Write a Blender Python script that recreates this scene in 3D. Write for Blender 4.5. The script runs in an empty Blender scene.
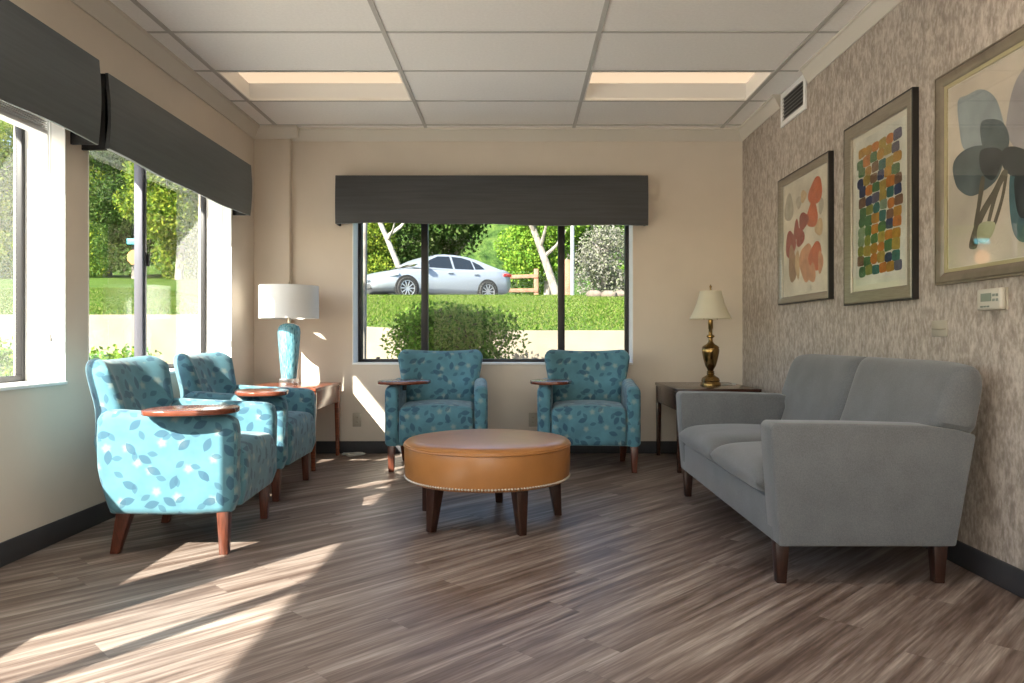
import bpy, bmesh, math, random
import numpy as np
from mathutils import Vector, Matrix
PI = math.pi
R = math.radians
scene = bpy.context.scene
COL = scene.collection

# ------------------------------------------------------------------ helpers
def link(o, parent=None):
    COL.objects.link(o)
    if parent is not None:
        o.parent = parent
    return o

def finish(me, angle=40, smooth=True):
    if smooth:
        me.polygons.foreach_set('use_smooth', [True] * len(me.polygons))
        try:
            me.set_sharp_from_angle(angle=R(angle))
        except Exception:
            pass
    me.update()

def box_uv(me):
    """metre-true box projected uv"""
    uv = me.uv_layers.new(name='UVMap')
    for p in me.polygons:
        n = p.normal
        ax = max(range(3), key=lambda i: abs(n[i]))
        for li in p.loop_indices:
            c = me.vertices[me.loops[li].vertex_index].co
            if ax == 0:   q = (c.y, c.z)
            elif ax == 1: q = (c.x + 3.1, c.z)
            else:         q = (c.x + 3.1, c.y + 5.3)
            uv.data[li].uv = q

def obj(name, bm, mats, parent=None, loc=None, rotz=0.0, angle=40, smooth=True, uv=False):
    bmesh.ops.recalc_face_normals(bm, faces=bm.faces[:])
    me = bpy.data.meshes.new(name)
    bm.to_mesh(me)
    bm.free()
    if not isinstance(mats, (list, tuple)):
        mats = [mats]
    for m in mats:
        me.materials.append(m)
    finish(me, angle, smooth)
    if uv:
        box_uv(me)
    o = bpy.data.objects.new(name, me)
    link(o, parent)
    if loc is not None:
        o.location = loc
    if rotz:
        o.rotation_euler = (0, 0, rotz)
    return o

def tag(o, label=None, cat=None, group=None, kind=None):
    if label: o['label'] = label
    if cat: o['category'] = cat
    if group: o['group'] = group
    if kind: o['kind'] = kind
    return o

def struct(name, bm, mats, parent=None, **kw):
    o = obj(name, bm, mats, parent, **kw)
    o['kind'] = 'structure'
    return o

def thing(name, loc, label, cat, group=None, rotz=0.0):
    o = bpy.data.objects.new(name, None)
    o.empty_display_size = 0.1
    link(o)
    o.location = loc
    o.rotation_euler = (0, 0, rotz)
    return tag(o, label, cat, group)

def copy_tree(o, parent=None):
    c = o.copy()
    COL.objects.link(c)
    c.parent = parent
    for ch in [x for x in o.children]:
        copy_tree(ch, c)
    return c

def BM():
    return bmesh.new()

def merge(bm, t, mi=0, mat=None):
    for f in t.faces:
        f.material_index = mi
    if mat is not None:
        bmesh.ops.transform(t, matrix=mat, verts=t.verts[:])
    me = bpy.data.meshes.new('tmp')
    t.to_mesh(me)
    t.free()
    bm.from_mesh(me)
    bpy.data.meshes.remove(me)

def box(bm, x0, x1, y0, y1, z0, z1, bev=0, seg=2, mi=0, mat=None):
    t = bmesh.new()
    vs = [t.verts.new((x, y, z)) for x in (x0, x1) for y in (y0, y1) for z in (z0, z1)]
    for f in ((0, 1, 3, 2), (4, 6, 7, 5), (0, 4, 5, 1), (2, 3, 7, 6), (0, 2, 6, 4), (1, 5, 7, 3)):
        t.faces.new([vs[i] for i in f])
    if bev:
        bmesh.ops.bevel(t, geom=t.edges[:], offset=bev, segments=seg, profile=0.5, affect='EDGES')
    merge(bm, t, mi, mat)
    return bm

def prism(bm, pts, axis, a0, a1, bev=0, seg=2, mi=0, mat=None):
    """2d outline extruded along axis 0/1/2 (outline in the other two, cyclic order kept)"""
    t = bmesh.new()
    def mk(p, a):
        if axis == 0: return (a, p[0], p[1])
        if axis == 1: return (p[0], a, p[1])
        return (p[0], p[1], a)
    A = [t.verts.new(mk(p, a0)) for p in pts]
    B = [t.verts.new(mk(p, a1)) for p in pts]
    n = len(pts)
    t.faces.new(A)
    t.faces.new(B[::-1])
    for i in range(n):
        t.faces.new((A[i], A[(i + 1) % n], B[(i + 1) % n], B[i]))
    bmesh.ops.recalc_face_normals(t, faces=t.faces[:])
    if bev:
        bmesh.ops.bevel(t, geom=t.edges[:], offset=bev, segments=seg, profile=0.5, affect='EDGES')
    merge(bm, t, mi, mat)
    return bm

def lathe(bm, prof, n=40, c=(0, 0, 0), mi=0, cap=True):
    t = bmesh.new()
    rings = []
    for r, z in prof:
        if r < 1e-5:
            rings.append([t.verts.new((c[0], c[1], c[2] + z))])
        else:
            rings.append([t.verts.new((c[0] + r * math.cos(2 * PI * k / n), c[1] + r * math.sin(2 * PI * k / n), c[2] + z)) for k in range(n)])
    for a, b in zip(rings, rings[1:]):
        for k in range(n):
            k2 = (k + 1) % n
            if len(a) == 1 and len(b) == 1: continue
            if len(a) == 1: t.faces.new((a[0], b[k], b[k2]))
            elif len(b) == 1: t.faces.new((a[k], a[k2], b[0]))
            else: t.faces.new((a[k], a[k2], b[k2], b[k]))
    if cap:
        if len(rings[0]) > 1: t.faces.new(rings[0][::-1])
        if len(rings[-1]) > 1: t.faces.new(rings[-1])
    merge(bm, t, mi)
    return bm

def tube(bm, pts, r, n=8, mi=0, closed=False):
    P = [Vector(p) for p in pts]
    t = bmesh.new()
    m = len(P)
    rings = []
    up = None
    for i in range(m):
        if closed:
            d = (P[(i + 1) % m] - P[i - 1]).normalized()
        else:
            d = (P[min(i + 1, m - 1)] - P[max(i - 1, 0)]).normalized()
        if up is None:
            up = Vector((0, 0, 1)) if abs(d.z) < .9 else Vector((1, 0, 0))
        s = d.cross(up).normalized()
        up = s.cross(d).normalized()
        rr = r[i] if isinstance(r, (list, tuple)) else r
        rings.append([t.verts.new(P[i] + rr * (math.cos(2 * PI * k / n) * s + math.sin(2 * PI * k / n) * up)) for k in range(n)])
    rng = range(m) if closed else range(m - 1)
    for i in rng:
        a, b = rings[i], rings[(i + 1) % m]
        for k in range(n):
            t.faces.new((a[k], a[(k + 1) % n], b[(k + 1) % n], b[k]))
    if not closed:
        t.faces.new(rings[0][::-1]); t.faces.new(rings[-1])
    bmesh.ops.recalc_face_normals(t, faces=t.faces[:])
    merge(bm, t, mi)
    return bm

def taper_leg(bm, top, bot, z0, z1, st, sb, bev=.004):
    """square leg tapering from half size st at top to sb at bottom"""
    t = bmesh.new()
    A = [t.verts.new((top[0] + sx * st, top[1] + sy * st, z1)) for sx, sy in ((-1, -1), (1, -1), (1, 1), (-1, 1))]
    B = [t.verts.new((bot[0] + sx * sb, bot[1] + sy * sb, z0)) for sx, sy in ((-1, -1), (1, -1), (1, 1), (-1, 1))]
    t.faces.new(A); t.faces.new(B[::-1])
    for i in range(4):
        t.faces.new((A[i], B[i], B[(i + 1) % 4], A[(i + 1) % 4]))
    bmesh.ops.recalc_face_normals(t, faces=t.faces[:])
    bmesh.ops.bevel(t, geom=t.edges[:], offset=bev, segments=2, profile=.5, affect='EDGES')
    merge(bm, t)
    return bm

def pillow(bm, fn, nu=28, nv=24, mi=0):
    """fn(u,v)->(mid point Vector, half-thickness vector) with u,v in [-1,1]; closed pillow form"""
    t = bmesh.new()
    us = [math.sin(PI / 2 * (2 * i / nu - 1)) for i in range(nu + 1)]
    vs = [math.sin(PI / 2 * (2 * j / nv - 1)) for j in range(nv + 1)]
    F, B = {}, {}
    for i, u in enumerate(us):
        for j, v in enumerate(vs):
            m, h = fn(u, v)
            if i in (0, nu) or j in (0, nv):
                F[i, j] = B[i, j] = t.verts.new(m)
            else:
                F[i, j] = t.verts.new(m + h)
                B[i, j] = t.verts.new(m - h)
    for i in range(nu):
        for j in range(nv):
            t.faces.new((F[i, j], F[i + 1, j], F[i + 1, j + 1], F[i, j + 1]))
            q = (B[i, j], B[i, j + 1], B[i + 1, j + 1], B[i + 1, j])
            if len(set(q) | {F[i, j], F[i + 1, j], F[i + 1, j + 1], F[i, j + 1]}) > 4:
                t.faces.new(q)
    bmesh.ops.recalc_face_normals(t, faces=t.faces[:])
    merge(bm, t, mi)
    return bm

def sstep(a, b, x):
    q = max(0.0, min(1.0, (x - a) / (b - a)))
    return q * q * (3 - 2 * q)

def loaf(bm, outline, half, b, nx, dome=0.0, zdome=1e9, xc=0.0):
    """outline (y,z) swept across x in [-half, half] with rounded ends of radius b; points above zdome are crowned"""
    n = len(outline)
    area = sum(outline[i][0] * outline[(i + 1) % n][1] - outline[(i + 1) % n][0] * outline[i][1] for i in range(n))
    sg = 1 if area > 0 else -1
    # refine outline with a closed spline so the form is smooth
    ref = []
    for i in range(n):
        p0, p1, p2, p3 = outline[i - 1], outline[i], outline[(i + 1) % n], outline[(i + 2) % n]
        for k in range(3):
            t = k / 3
            lin = [p1[j] + (p2[j] - p1[j]) * t for j in (0, 1)]
            cr = [.5 * (2 * p1[j] + (-p0[j] + p2[j]) * t + (2 * p0[j] - 5 * p1[j] + 4 * p2[j] - p3[j]) * t * t + (-p0[j] + 3 * p1[j] - 3 * p2[j] + p3[j]) * t ** 3) for j in (0, 1)]
            ref.append(tuple(.5 * lin[j] + .5 * cr[j] for j in (0, 1)))
    m = len(ref)
    nrm = []
    for i in range(m):
        dx = ref[(i + 1) % m][0] - ref[i - 1][0]; dz = ref[(i + 1) % m][1] - ref[i - 1][1]
        l = math.hypot(dx, dz) or 1
        nrm.append((-dz / l * sg, dx / l * sg))
    t = bmesh.new()
    rings = []
    xs = []
    for i in range(7):
        a = PI / 2 * i / 6
        xs.append((-half + b * (1 - math.sin(a)), b * (1 - math.cos(a))))
    xs = xs[::-1]
    lefts = [(-half + b * (1 - math.cos(PI / 2 * i / 6)), b * (1 - math.sin(PI / 2 * i / 6))) for i in range(7)]
    mids = [(-half + b + (2 * half - 2 * b) * i / nx, 0.0) for i in range(1, nx)]
    seq = lefts + mids + [(-x, d) for x, d in lefts[::-1]]
    for x, d in seq:
        ring = []
        for (y, z), (ny, nz) in zip(ref, nrm):
            zz = z + nz * d
            if z > zdome:
                zz += dome * (1 - (x / half) ** 2) * min(1, (z - zdome) / .03)
            ring.append(t.verts.new((x + xc, y + ny * d, zz)))
        rings.append(ring)
    for a_, b_ in zip(rings, rings[1:]):
        for k in range(m):
            t.faces.new((a_[k], a_[(k + 1) % m], b_[(k + 1) % m], b_[k]))
    t.faces.new(rings[0][::-1]); t.faces.new(rings[-1])
    bmesh.ops.recalc_face_normals(t, faces=t.faces[:])
    merge(bm, t)
    return bm

def edge_fall(u, v, p=8.0):
    return max(0.0, 1 - abs(u) ** p) ** .5 * max(0.0, 1 - abs(v) ** p) ** .5

# ------------------------------------------------------------------ materials
class NT:
    def __init__(self, name):
        self.m = bpy.data.materials.new(name)
        self.m.use_nodes = True
        self.t = self.m.node_tree
        self.b = self.t.nodes['Principled BSDF']
        self.out = self.t.nodes['Material Output']
    def n(self, typ, **kw):
        nd = self.t.nodes.new(typ)
        for k, v in kw.items():
            if k.startswith('i_'):
                nd.inputs[k[2:].replace('_', ' ')].default_value = v
            else:
                setattr(nd, k, v)
        return nd
    def l(self, a, b):
        self.t.links.new(a, b)
    def math(self, op, a, b=None, c=None):
        nd = self.t.nodes.new('ShaderNodeMath')
        nd.operation = op
        for i, x in enumerate((a, b, c)):
            if x is None: continue
            if isinstance(x, (int, float)): nd.inputs[i].default_value = x
            else: self.l(x, nd.inputs[i])
        return nd.outputs[0]
    def mix(self, f, a, b):
        nd = self.t.nodes.new('ShaderNodeMix')
        nd.data_type = 'RGBA'
        for idx, x in ((0, f), (6, a), (7, b)):
            if isinstance(x, (int, float)): nd.inputs[idx].default_value = x
            elif isinstance(x, (tuple, list)): nd.inputs[idx].default_value = (*x, 1) if len(x) == 3 else x
            else: self.l(x, nd.inputs[idx])
        return nd.outputs[2]
    def ramp(self, f, stops, interp='LINEAR'):
        nd = self.t.nodes.new('ShaderNodeValToRGB')
        cr = nd.color_ramp
        cr.interpolation = interp
        while len(cr.elements) < len(stops):
            cr.elements.new(.5)
        for e, (p, c) in zip(cr.elements, stops):
            e.position = p
            e.color = (*c, 1) if len(c) == 3 else c
        self.l(f, nd.inputs[0])
        return nd.outputs[0]
    def bump(self, h, strength=.2, dist=.01):
        nd = self.t.nodes.new('ShaderNodeBump')
        nd.inputs['Strength'].default_value = strength
        nd.inputs['Distance'].default_value = dist
        self.l(h, nd.inputs['Height'])
        self.l(nd.outputs[0], self.b.inputs['Normal'])

def simple(name, col, rough=.5, metal=0.0, spec=.5, noise=0.0, scale=20, bump=0.0, coat=0.0, stretch=(1, 1, 1)):
    k = NT(name)
    k.b.inputs['Base Color'].default_value = (*col, 1)
    k.b.inputs['Roughness'].default_value = rough
    k.b.inputs['Metallic'].default_value = metal
    k.b.inputs['Specular IOR Level'].default_value = spec
    if coat:
        k.b.inputs['Coat Weight'].default_value = coat
        k.b.inputs['Coat Roughness'].default_value = .15
    if noise or bump:
        tc = k.n('ShaderNodeTexCoord')
        mp = k.n('ShaderNodeMapping')
        mp.inputs['Scale'].default_value = stretch
        k.l(tc.outputs['Object'], mp.inputs[0])
        nz = k.n('ShaderNodeTexNoise', i_Scale=scale, i_Detail=4.0)
        k.l(mp.outputs[0], nz.inputs['Vector'])
        if noise:
            a = tuple(max(0, c * (1 - noise)) for c in col)
            b = tuple(min(1, c * (1 + noise)) for c in col)
            k.l(k.ramp(nz.outputs[0], [(.3, a), (.7, b)]), k.b.inputs['Base Color'])
        if bump:
            k.bump(nz.outputs[0], bump, .004)
    return k.m

def emit(name, col, strength):
    k = NT(name)
    k.b.inputs['Base Color'].default_value = (.1, .1, .1, 1)
    k.b.inputs['Emission Color'].default_value = (*col, 1)
    k.b.inputs['Emission Strength'].default_value = strength
    return k.m

def glass(name, tint=(1, 1, 1), base=.05):
    k = NT(name)
    tr = k.n('ShaderNodeBsdfTransparent'); tr.inputs[0].default_value = (*tint, 1)
    gl = k.n('ShaderNodeBsdfGlossy'); gl.inputs['Roughness'].default_value = 0.0
    lw = k.n('ShaderNodeLayerWeight'); lw.inputs[0].default_value = .5
    p = k.math('POWER', lw.outputs['Facing'], 5.0)
    f = k.math('MULTIPLY_ADD', p, 1 - base, base)
    mx = k.n('ShaderNodeMixShader')
    k.l(f, mx.inputs[0]); k.l(tr.outputs[0], mx.inputs[1]); k.l(gl.outputs[0], mx.inputs[2])
    k.l(mx.outputs[0], k.out.inputs[0])
    return k.m

M = {}
M['wall'] = simple('wall_paint', (.66, .585, .50), .75, noise=.03, scale=3, bump=.03)
M['ceil'] = simple('ceiling_tile', (.90, .89, .87), .85, noise=.03, scale=60, bump=.08)
M['tbar'] = simple('ceiling_grid', (.50, .49, .47), .5)
M['crown'] = simple('crown_paint', (.66, .62, .55), .5)
M['base'] = simple('vinyl_base', (.045, .045, .05), .5, noise=.1, scale=8)
M['white'] = simple('white_paint', (.85, .85, .84), .4)
M['frame'] = simple('bronze_aluminium', (.009, .008, .009), .45, metal=.0)
M['frame_grey'] = simple('grey_aluminium', (.085, .085, .105), .4, metal=.4)
M['plastic'] = simple('cream_plastic', (.40, .36, .29), .4)
M['plasticdark'] = simple('dark_plastic', (.05, .05, .05), .4)
M['lcd'] = simple('display_grey', (.22, .25, .22), .2)
M['glass'] = glass('window_glass', (.97, .985, .975), .045)
M['glass_back'] = glass('window_glass_back', (.97, .985, .975), .006)
M['picglass'] = glass('picture_glass', (1, 1, 1), .035)
M['legwood'] = simple('dark_leg_wood', (.034, .013, .008), .35, noise=.35, scale=18, stretch=(6, 6, 1))  # dark wood, deepened further to carry the shadow under the sofa
M['chairwood'] = simple('reddish_leg_wood', (.10, .03, .017), .32, noise=.35, scale=18, stretch=(6, 6, 1))
M['tablewood'] = simple('mahogany_wood', (.19, .052, .024), .24, noise=.4, scale=10, stretch=(1, 8, 8), coat=.3)
M['tabletwood'] = simple('cherry_wood', (.15, .042, .022), .22, noise=.3, scale=12, stretch=(1, 8, 8), coat=.4)
M['darktable'] = simple('espresso_wood', (.05, .02, .013), .25, noise=.4, scale=10, stretch=(1, 8, 8), coat=.3)
M['leather'] = simple('tan_leather', (.38, .165, .05), .3, noise=.08, scale=9, bump=.06)
M['nail'] = simple('nickel_nail', (.62, .58, .5), .3, metal=.9)
M['brass'] = simple('antique_brass', (.30, .19, .07), .25, metal=1.0, noise=.3, scale=12)
M['blackfab'] = simple('black_cloth', (.012, .012, .013), .9)
M['cord'] = simple('white_cord', (.5, .49, .46), .5)
M['matboard'] = simple('mat_board', (.66, .63, .52), .8)
M['silverframe'] = simple('silver_frame', (.34, .30, .24), .35, metal=.55, noise=.15, scale=14, stretch=(1, 1, 30))
M['blackframe'] = simple('black_frame_edge', (.015, .013, .012), .4)
M['goldframe'] = simple('pewter_frame', (.24, .20, .15), .35, metal=.5, noise=.15, scale=14)
M['goldlip'] = simple('gold_lip', (.48, .42, .25), .35, metal=.4)

def fabric_grey(name, col, sc=220):
    k = NT(name)
    tc = k.n('ShaderNodeTexCoord')
    nz = k.n('ShaderNodeTexNoise', i_Scale=sc, i_Detail=2.0)
    n2 = k.n('ShaderNodeTexNoise', i_Scale=7.0, i_Detail=3.0)
    k.l(tc.outputs['Object'], nz.inputs['Vector']); k.l(tc.outputs['Object'], n2.inputs['Vector'])
    s = k.math('MULTIPLY_ADD', nz.outputs[0], .6, k.math('MULTIPLY', n2.outputs[0], .4))
    k.l(k.ramp(s, [(.35, tuple(c * .8 for c in col)), (.65, tuple(c * 1.18 for c in col))]), k.b.inputs['Base Color'])
    k.b.inputs['Roughness'].default_value = .9
    k.b.inputs['Sheen Weight'].default_value = .25
    k.b.inputs['Sheen Roughness'].default_value = .5
    k.bump(nz.outputs[0], .15, .002)
    return k.m
M['sofa'] = fabric_grey('grey_upholstery', (.125, .131, .137))
M['shade_l'] = None

def valance_mat():
    k = NT('charcoal_drapery')
    tc = k.n('ShaderNodeTexCoord')
    mp = k.n('ShaderNodeMapping'); mp.inputs['Scale'].default_value = (1.2, 1.2, 26)
    k.l(tc.outputs['Object'], mp.inputs[0])
    nz = k.n('ShaderNodeTexNoise', i_Scale=2.2, i_Detail=4.0)
    k.l(mp.outputs[0], nz.inputs['Vector'])
    k.l(k.ramp(nz.outputs[0], [(.3, (.024, .026, .029)), (.7, (.042, .045, .050))]), k.b.inputs['Base Color'])
    k.b.inputs['Roughness'].default_value = .5
    k.b.inputs['Sheen Weight'].default_value = .3
    k.b.inputs['Sheen Tint'].default_value = (.7, .85, .9, 1)
    k.bump(nz.outputs[0], .12, .004)
    return k.m
M['valance'] = valance_mat()

def shade_mat(name, col, tr=.35):
    k = NT(name)
    d = k.n('ShaderNodeBsdfDiffuse'); d.inputs[0].default_value = (*col, 1)
    t = k.n('ShaderNodeBsdfTranslucent'); t.inputs[0].default_value = (*col, 1)
    mx = k.n('ShaderNodeMixShader'); mx.inputs[0].default_value = tr
    k.l(d.outputs[0], mx.inputs[1]); k.l(t.outputs[0], mx.inputs[2])
    k.l(mx.outputs[0], k.out.inputs[0])
    return k.m
M['shade_white'] = shade_mat('white_linen_shade', (.80, .80, .79), .3)
M['shade_cream'] = shade_mat('cream_pleated_shade', (.80, .76, .62), .3)

def chair_fabric():
    k = NT('blue_leaf_fabric')
    uvn = k.n('ShaderNodeUVMap')
    base = (.068, .192, .248)
    dark = (.018, .075, .130)
    pale = (.52, .50, .36)
    nz = k.n('ShaderNodeTexNoise', i_Scale=9.0, i_Detail=3.0)
    k.l(uvn.outputs[0], nz.inputs['Vector'])
    col = k.ramp(nz.outputs[0], [(.35, tuple(c * .86 for c in base)), (.65, tuple(c * 1.16 for c in base))])
    def layer(scale, offs, lx, ly, colour, strength, colin, petal=False):
        mp = k.n('ShaderNodeMapping'); mp.inputs['Location'].default_value = (*offs, 0)
        k.l(uvn.outputs[0], mp.inputs[0])
        vo = k.n('ShaderNodeTexVoronoi', voronoi_dimensions='2D', i_Scale=scale, i_Randomness=.75)
        k.l(mp.outputs[0], vo.inputs['Vector'])
        sub = k.n('ShaderNodeVectorMath', operation='SUBTRACT')
        # Position output is in the texture's input space
        k.l(mp.outputs[0], sub.inputs[0]); k.l(vo.outputs['Position'], sub.inputs[1])
        sp = k.n('ShaderNodeSeparateColor'); k.l(vo.outputs['Color'], sp.inputs[0])
        rot = k.n('ShaderNodeVectorRotate', rotation_type='Z_AXIS')
        k.l(sub.outputs[0], rot.inputs['Vector'])
        k.l(k.math('MULTIPLY', sp.outputs[0], 6.28), rot.inputs['Angle'])
        xy = k.n('ShaderNodeSeparateXYZ'); k.l(rot.outputs[0], xy.inputs[0])
        if petal:
            ang = k.math('ARCTAN2', xy.outputs[1], xy.outputs[0])
            rad = k.math('SQRT', k.math('ADD', k.math('POWER', xy.outputs[0], 2.0), k.math('POWER', xy.outputs[1], 2.0)))
            lim = k.math('MULTIPLY_ADD', k.math('ABSOLUTE', k.math('COSINE', k.math('MULTIPLY', ang, 2.5))), lx - ly, ly)
            d = k.math('DIVIDE', rad, lim)
        else:
            # pointed leaf: |y| < ly*(1-(x/lx)^2)
            xx = k.math('POWER', k.math('DIVIDE', xy.outputs[0], lx), 2.0)
            yy = k.math('DIVIDE', k.math('ABSOLUTE', xy.outputs[1]), ly)
            d = k.math('ADD', xx, yy)
        inside = k.n('ShaderNodeMapRange', interpolation_type='SMOOTHSTEP')
        inside.inputs['From Min'].default_value = 1.3 if petal else 1.05; inside.inputs['From Max'].default_value = .15 if petal else .85
        k.l(d, inside.inputs['Value'])
        f = k.math('MULTIPLY', inside.outputs[0], strength)
        return k.mix(f, colin, colour), d
    col, _ = layer(8.5, (.37, .11), .023, .017, pale, .30, col, petal=True)
    col, d1 = layer(9.6, (0, 0), .034, .018, dark, .82, col)
    col, d2 = layer(11.0, (2.3, 1.7), .024, .013, dark, .65, col)
    k.l(col, k.b.inputs['Base Color'])
    k.b.inputs['Roughness'].default_value = .8
    k.b.inputs['Sheen Weight'].default_value = .2
    n2 = k.n('ShaderNodeTexNoise', i_Scale=350.0)
    k.l(uvn.outputs[0], n2.inputs['Vector'])
    k.bump(n2.outputs[0], .12, .002)
    return k.m
M['chairfab'] = chair_fabric()

def floor_mat():
    k = NT('vinyl_plank_floor')
    tc = k.n('ShaderNodeTexCoord')
    mp = k.n('ShaderNodeMapping'); mp.inputs['Rotation'].default_value = (0, 0, R(-45))
    k.l(tc.outputs['Object'], mp.inputs[0])
    xy = k.n('ShaderNodeSeparateXYZ'); k.l(mp.outputs[0], xy.inputs[0])
    u, v = xy.outputs[0], xy.outputs[1]
    pw, pl = .152, 1.22
    row = k.math('FLOOR', k.math('DIVIDE', v, pw))
    wn = k.n('ShaderNodeTexWhiteNoise', noise_dimensions='1D'); k.l(row, wn.inputs['W'])
    u2 = k.math('ADD', u, k.math('MULTIPLY', wn.outputs[0], pl))
    colm = k.math('FLOOR', k.math('DIVIDE', u2, pl))
    cmb = k.n('ShaderNodeCombineXYZ'); k.l(row, cmb.inputs[0]); k.l(colm, cmb.inputs[1])
    w2 = k.n('ShaderNodeTexWhiteNoise', noise_dimensions='2D'); k.l(cmb.outputs[0], w2.inputs['Vector'])
    rnd = w2.outputs[0]
    def streak(su, sv, sc, det, off):
        c = k.n('ShaderNodeCombineXYZ')
        k.l(k.math('MULTIPLY', u, su), c.inputs[0]); k.l(k.math('MULTIPLY', v, sv), c.inputs[1])
        k.l(k.math('MULTIPLY_ADD', rnd, 37.0, off), c.inputs[2])
        n = k.n('ShaderNodeTexNoise', i_Scale=sc, i_Detail=det, i_Roughness=.6)
        k.l(c.outputs[0], n.inputs['Vector'])
        return n.outputs[0]
    a = streak(.75, 13, 1.6, 5.0, 0)
    b = streak(3.0, 70, 1.5, 3.0, 9.0)
    s = k.math('ADD', k.math('MULTIPLY', a, .68), k.math('MULTIPLY', b, .32))
    s = k.math('ADD', s, k.math('MULTIPLY', k.math('SUBTRACT', rnd, .5), .05))
    col = k.ramp(s, [(.36, (.072, .046, .036)), (.46, (.145, .105, .086)), (.55, (.24, .192, .165)), (.66, (.40, .345, .305))])
    # joints
    fv = k.math('ABSOLUTE', k.math('SUBTRACT', k.math('FRACT', k.math('DIVIDE', v, pw)), .5))
    fu = k.math('ABSOLUTE', k.math('SUBTRACT', k.math('FRACT', k.math('DIVIDE', u2, pl)), .5))
    j = k.math('MAXIMUM', k.math('GREATER_THAN', fv, .5 - .0012 / pw), k.math('GREATER_THAN', fu, .5 - .0012 / pl))
    col = k.mix(k.math('MULTIPLY', j, .28), col, (.06, .045, .038))
    k.l(col, k.b.inputs['Base Color'])
    k.l(k.math('MULTIPLY_ADD', b, .18, .33), k.b.inputs['Roughness'])
    k.b.inputs['Specular IOR Level'].default_value = .45
    k.bump(k.math('SUBTRACT', b, j), .08, .003)
    return k.m
M['floor'] = floor_mat()

def wallpaper_mat():
    k = NT('flecked_wallpaper')
    tc = k.n('ShaderNodeTexCoord')
    def nz(scale, det, sc, off=0):
        mp = k.n('ShaderNodeMapping'); mp.inputs['Scale'].default_value = scale
        mp.inputs['Location'].default_value = (off, off, off)
        k.l(tc.outputs['Object'], mp.inputs[0])
        n = k.n('ShaderNodeTexNoise', i_Scale=sc, i_Detail=det, i_Roughness=.65)
        k.l(mp.outputs[0], n.inputs['Vector'])
        return n.outputs[0]
    a = nz((1, 2.5, 1.15), 4.0, 13.0)
    b = nz((1, 2.0, 1.0), 3.0, 34.0, 5.1)
    c = nz((1, 1, 1), 2.0, 1.3, 2.2)
    s = k.math('ADD', k.math('MULTIPLY', a, .6), k.math('MULTIPLY', b, .4))
    col = k.ramp(s, [(.34, (.24, .19, .15)), (.45, (.34, .28, .23)), (.54, (.48, .41, .35)), (.64, (.60, .535, .47))])
    col = k.mix(k.math('MULTIPLY', c, .25), col, (.36, .36, .34))
    k.l(col, k.b.inputs['Base Color'])
    k.b.inputs['Roughness'].default_value = .62
    k.bump(s, .15, .004)
    return k.m
M['wallpaper'] = wallpaper_mat()

def vase_mat():
    k = NT('crackled_blue_ceramic')
    tc = k.n('ShaderNodeTexCoord')
    mp = k.n('ShaderNodeMapping'); mp.inputs['Scale'].default_value = (1, 1, .22)
    k.l(tc.outputs['Object'], mp.inputs[0])
    nz = k.n('ShaderNodeTexNoise', i_Scale=110.0, i_Detail=4.0)
    k.l(mp.outputs[0], nz.inputs['Vector'])
    k.l(k.ramp(nz.outputs[0], [(.34, (.05, .13, .17)), (.44, (.11, .30, .38)), (.6, (.17, .38, .45)), (.72, (.30, .46, .48))]), k.b.inputs['Base Color'])
    k.b.inputs['Roughness'].default_value = .18
    k.bump(nz.outputs[0], .1, .003)
    return k.m
M['vase'] = vase_mat()
def acrylic():
    k = NT('clear_acrylic')
    tr = k.n('ShaderNodeBsdfTransparent'); tr.inputs[0].default_value = (.93, .95, .95, 1)
    gl = k.n('ShaderNodeBsdfGlossy'); gl.inputs['Roughness'].default_value = .05
    mx = k.n('ShaderNodeMixShader'); mx.inputs[0].default_value = .3
    k.l(tr.outputs[0], mx.inputs[1]); k.l(gl.outputs[0], mx.inputs[2]); k.l(mx.outputs[0], k.out.inputs[0])
    return k.m
M['acrylic'] = acrylic()
M['lens'] = emit('troffer_lens', (1.0, .74, .49), .27)
M['lens_fill'] = emit('troffer_lens_added_fill', (1.0, .86, .72), 2.6)  # stronger glow for the unseen troffers added to brighten the room
M['troffer'] = simple('troffer_enamel', (.86, .84, .80), .35)

# exterior
def grass_mat():
    k = NT('lawn_grass')
    tc = k.n('ShaderNodeTexCoord')
    n1 = k.n('ShaderNodeTexNoise', i_Scale=.8, i_Detail=6.0, i_Roughness=.65)
    n2 = k.n('ShaderNodeTexNoise', i_Scale=9.0, i_Detail=5.0, i_Roughness=.7)
    k.l(tc.outputs['Object'], n1.inputs['Vector']); k.l(tc.outputs['Object'], n2.inputs['Vector'])
    s = k.math('ADD', k.math('MULTIPLY', n1.outputs[0], .5), k.math('MULTIPLY', n2.outputs[0], .5))
    k.l(k.ramp(s, [(.36, (.026, .052, .008)), (.48, (.045, .088, .012)), (.58, (.075, .112, .02)), (.70, (.125, .125, .05))]), k.b.inputs['Base Color'])
    k.b.inputs['Roughness'].default_value = .9
    k.b.inputs['Specular IOR Level'].default_value = .1
    k.bump(n2.outputs[0], .6, .05)
    return k.m
M['grass'] = grass_mat()
M['concrete'] = simple('pale_concrete', (.185, .158, .118), .85, noise=.14, scale=2.5, bump=.1)
M['asphalt'] = simple('asphalt', (.10, .10, .10), .9, noise=.2, scale=6)
M['roof'] = simple('roof_board', (.35, .33, .3), .8)
M['stucco'] = simple('outer_stucco', (.55, .5, .42), .9, noise=.05, scale=20)

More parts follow.
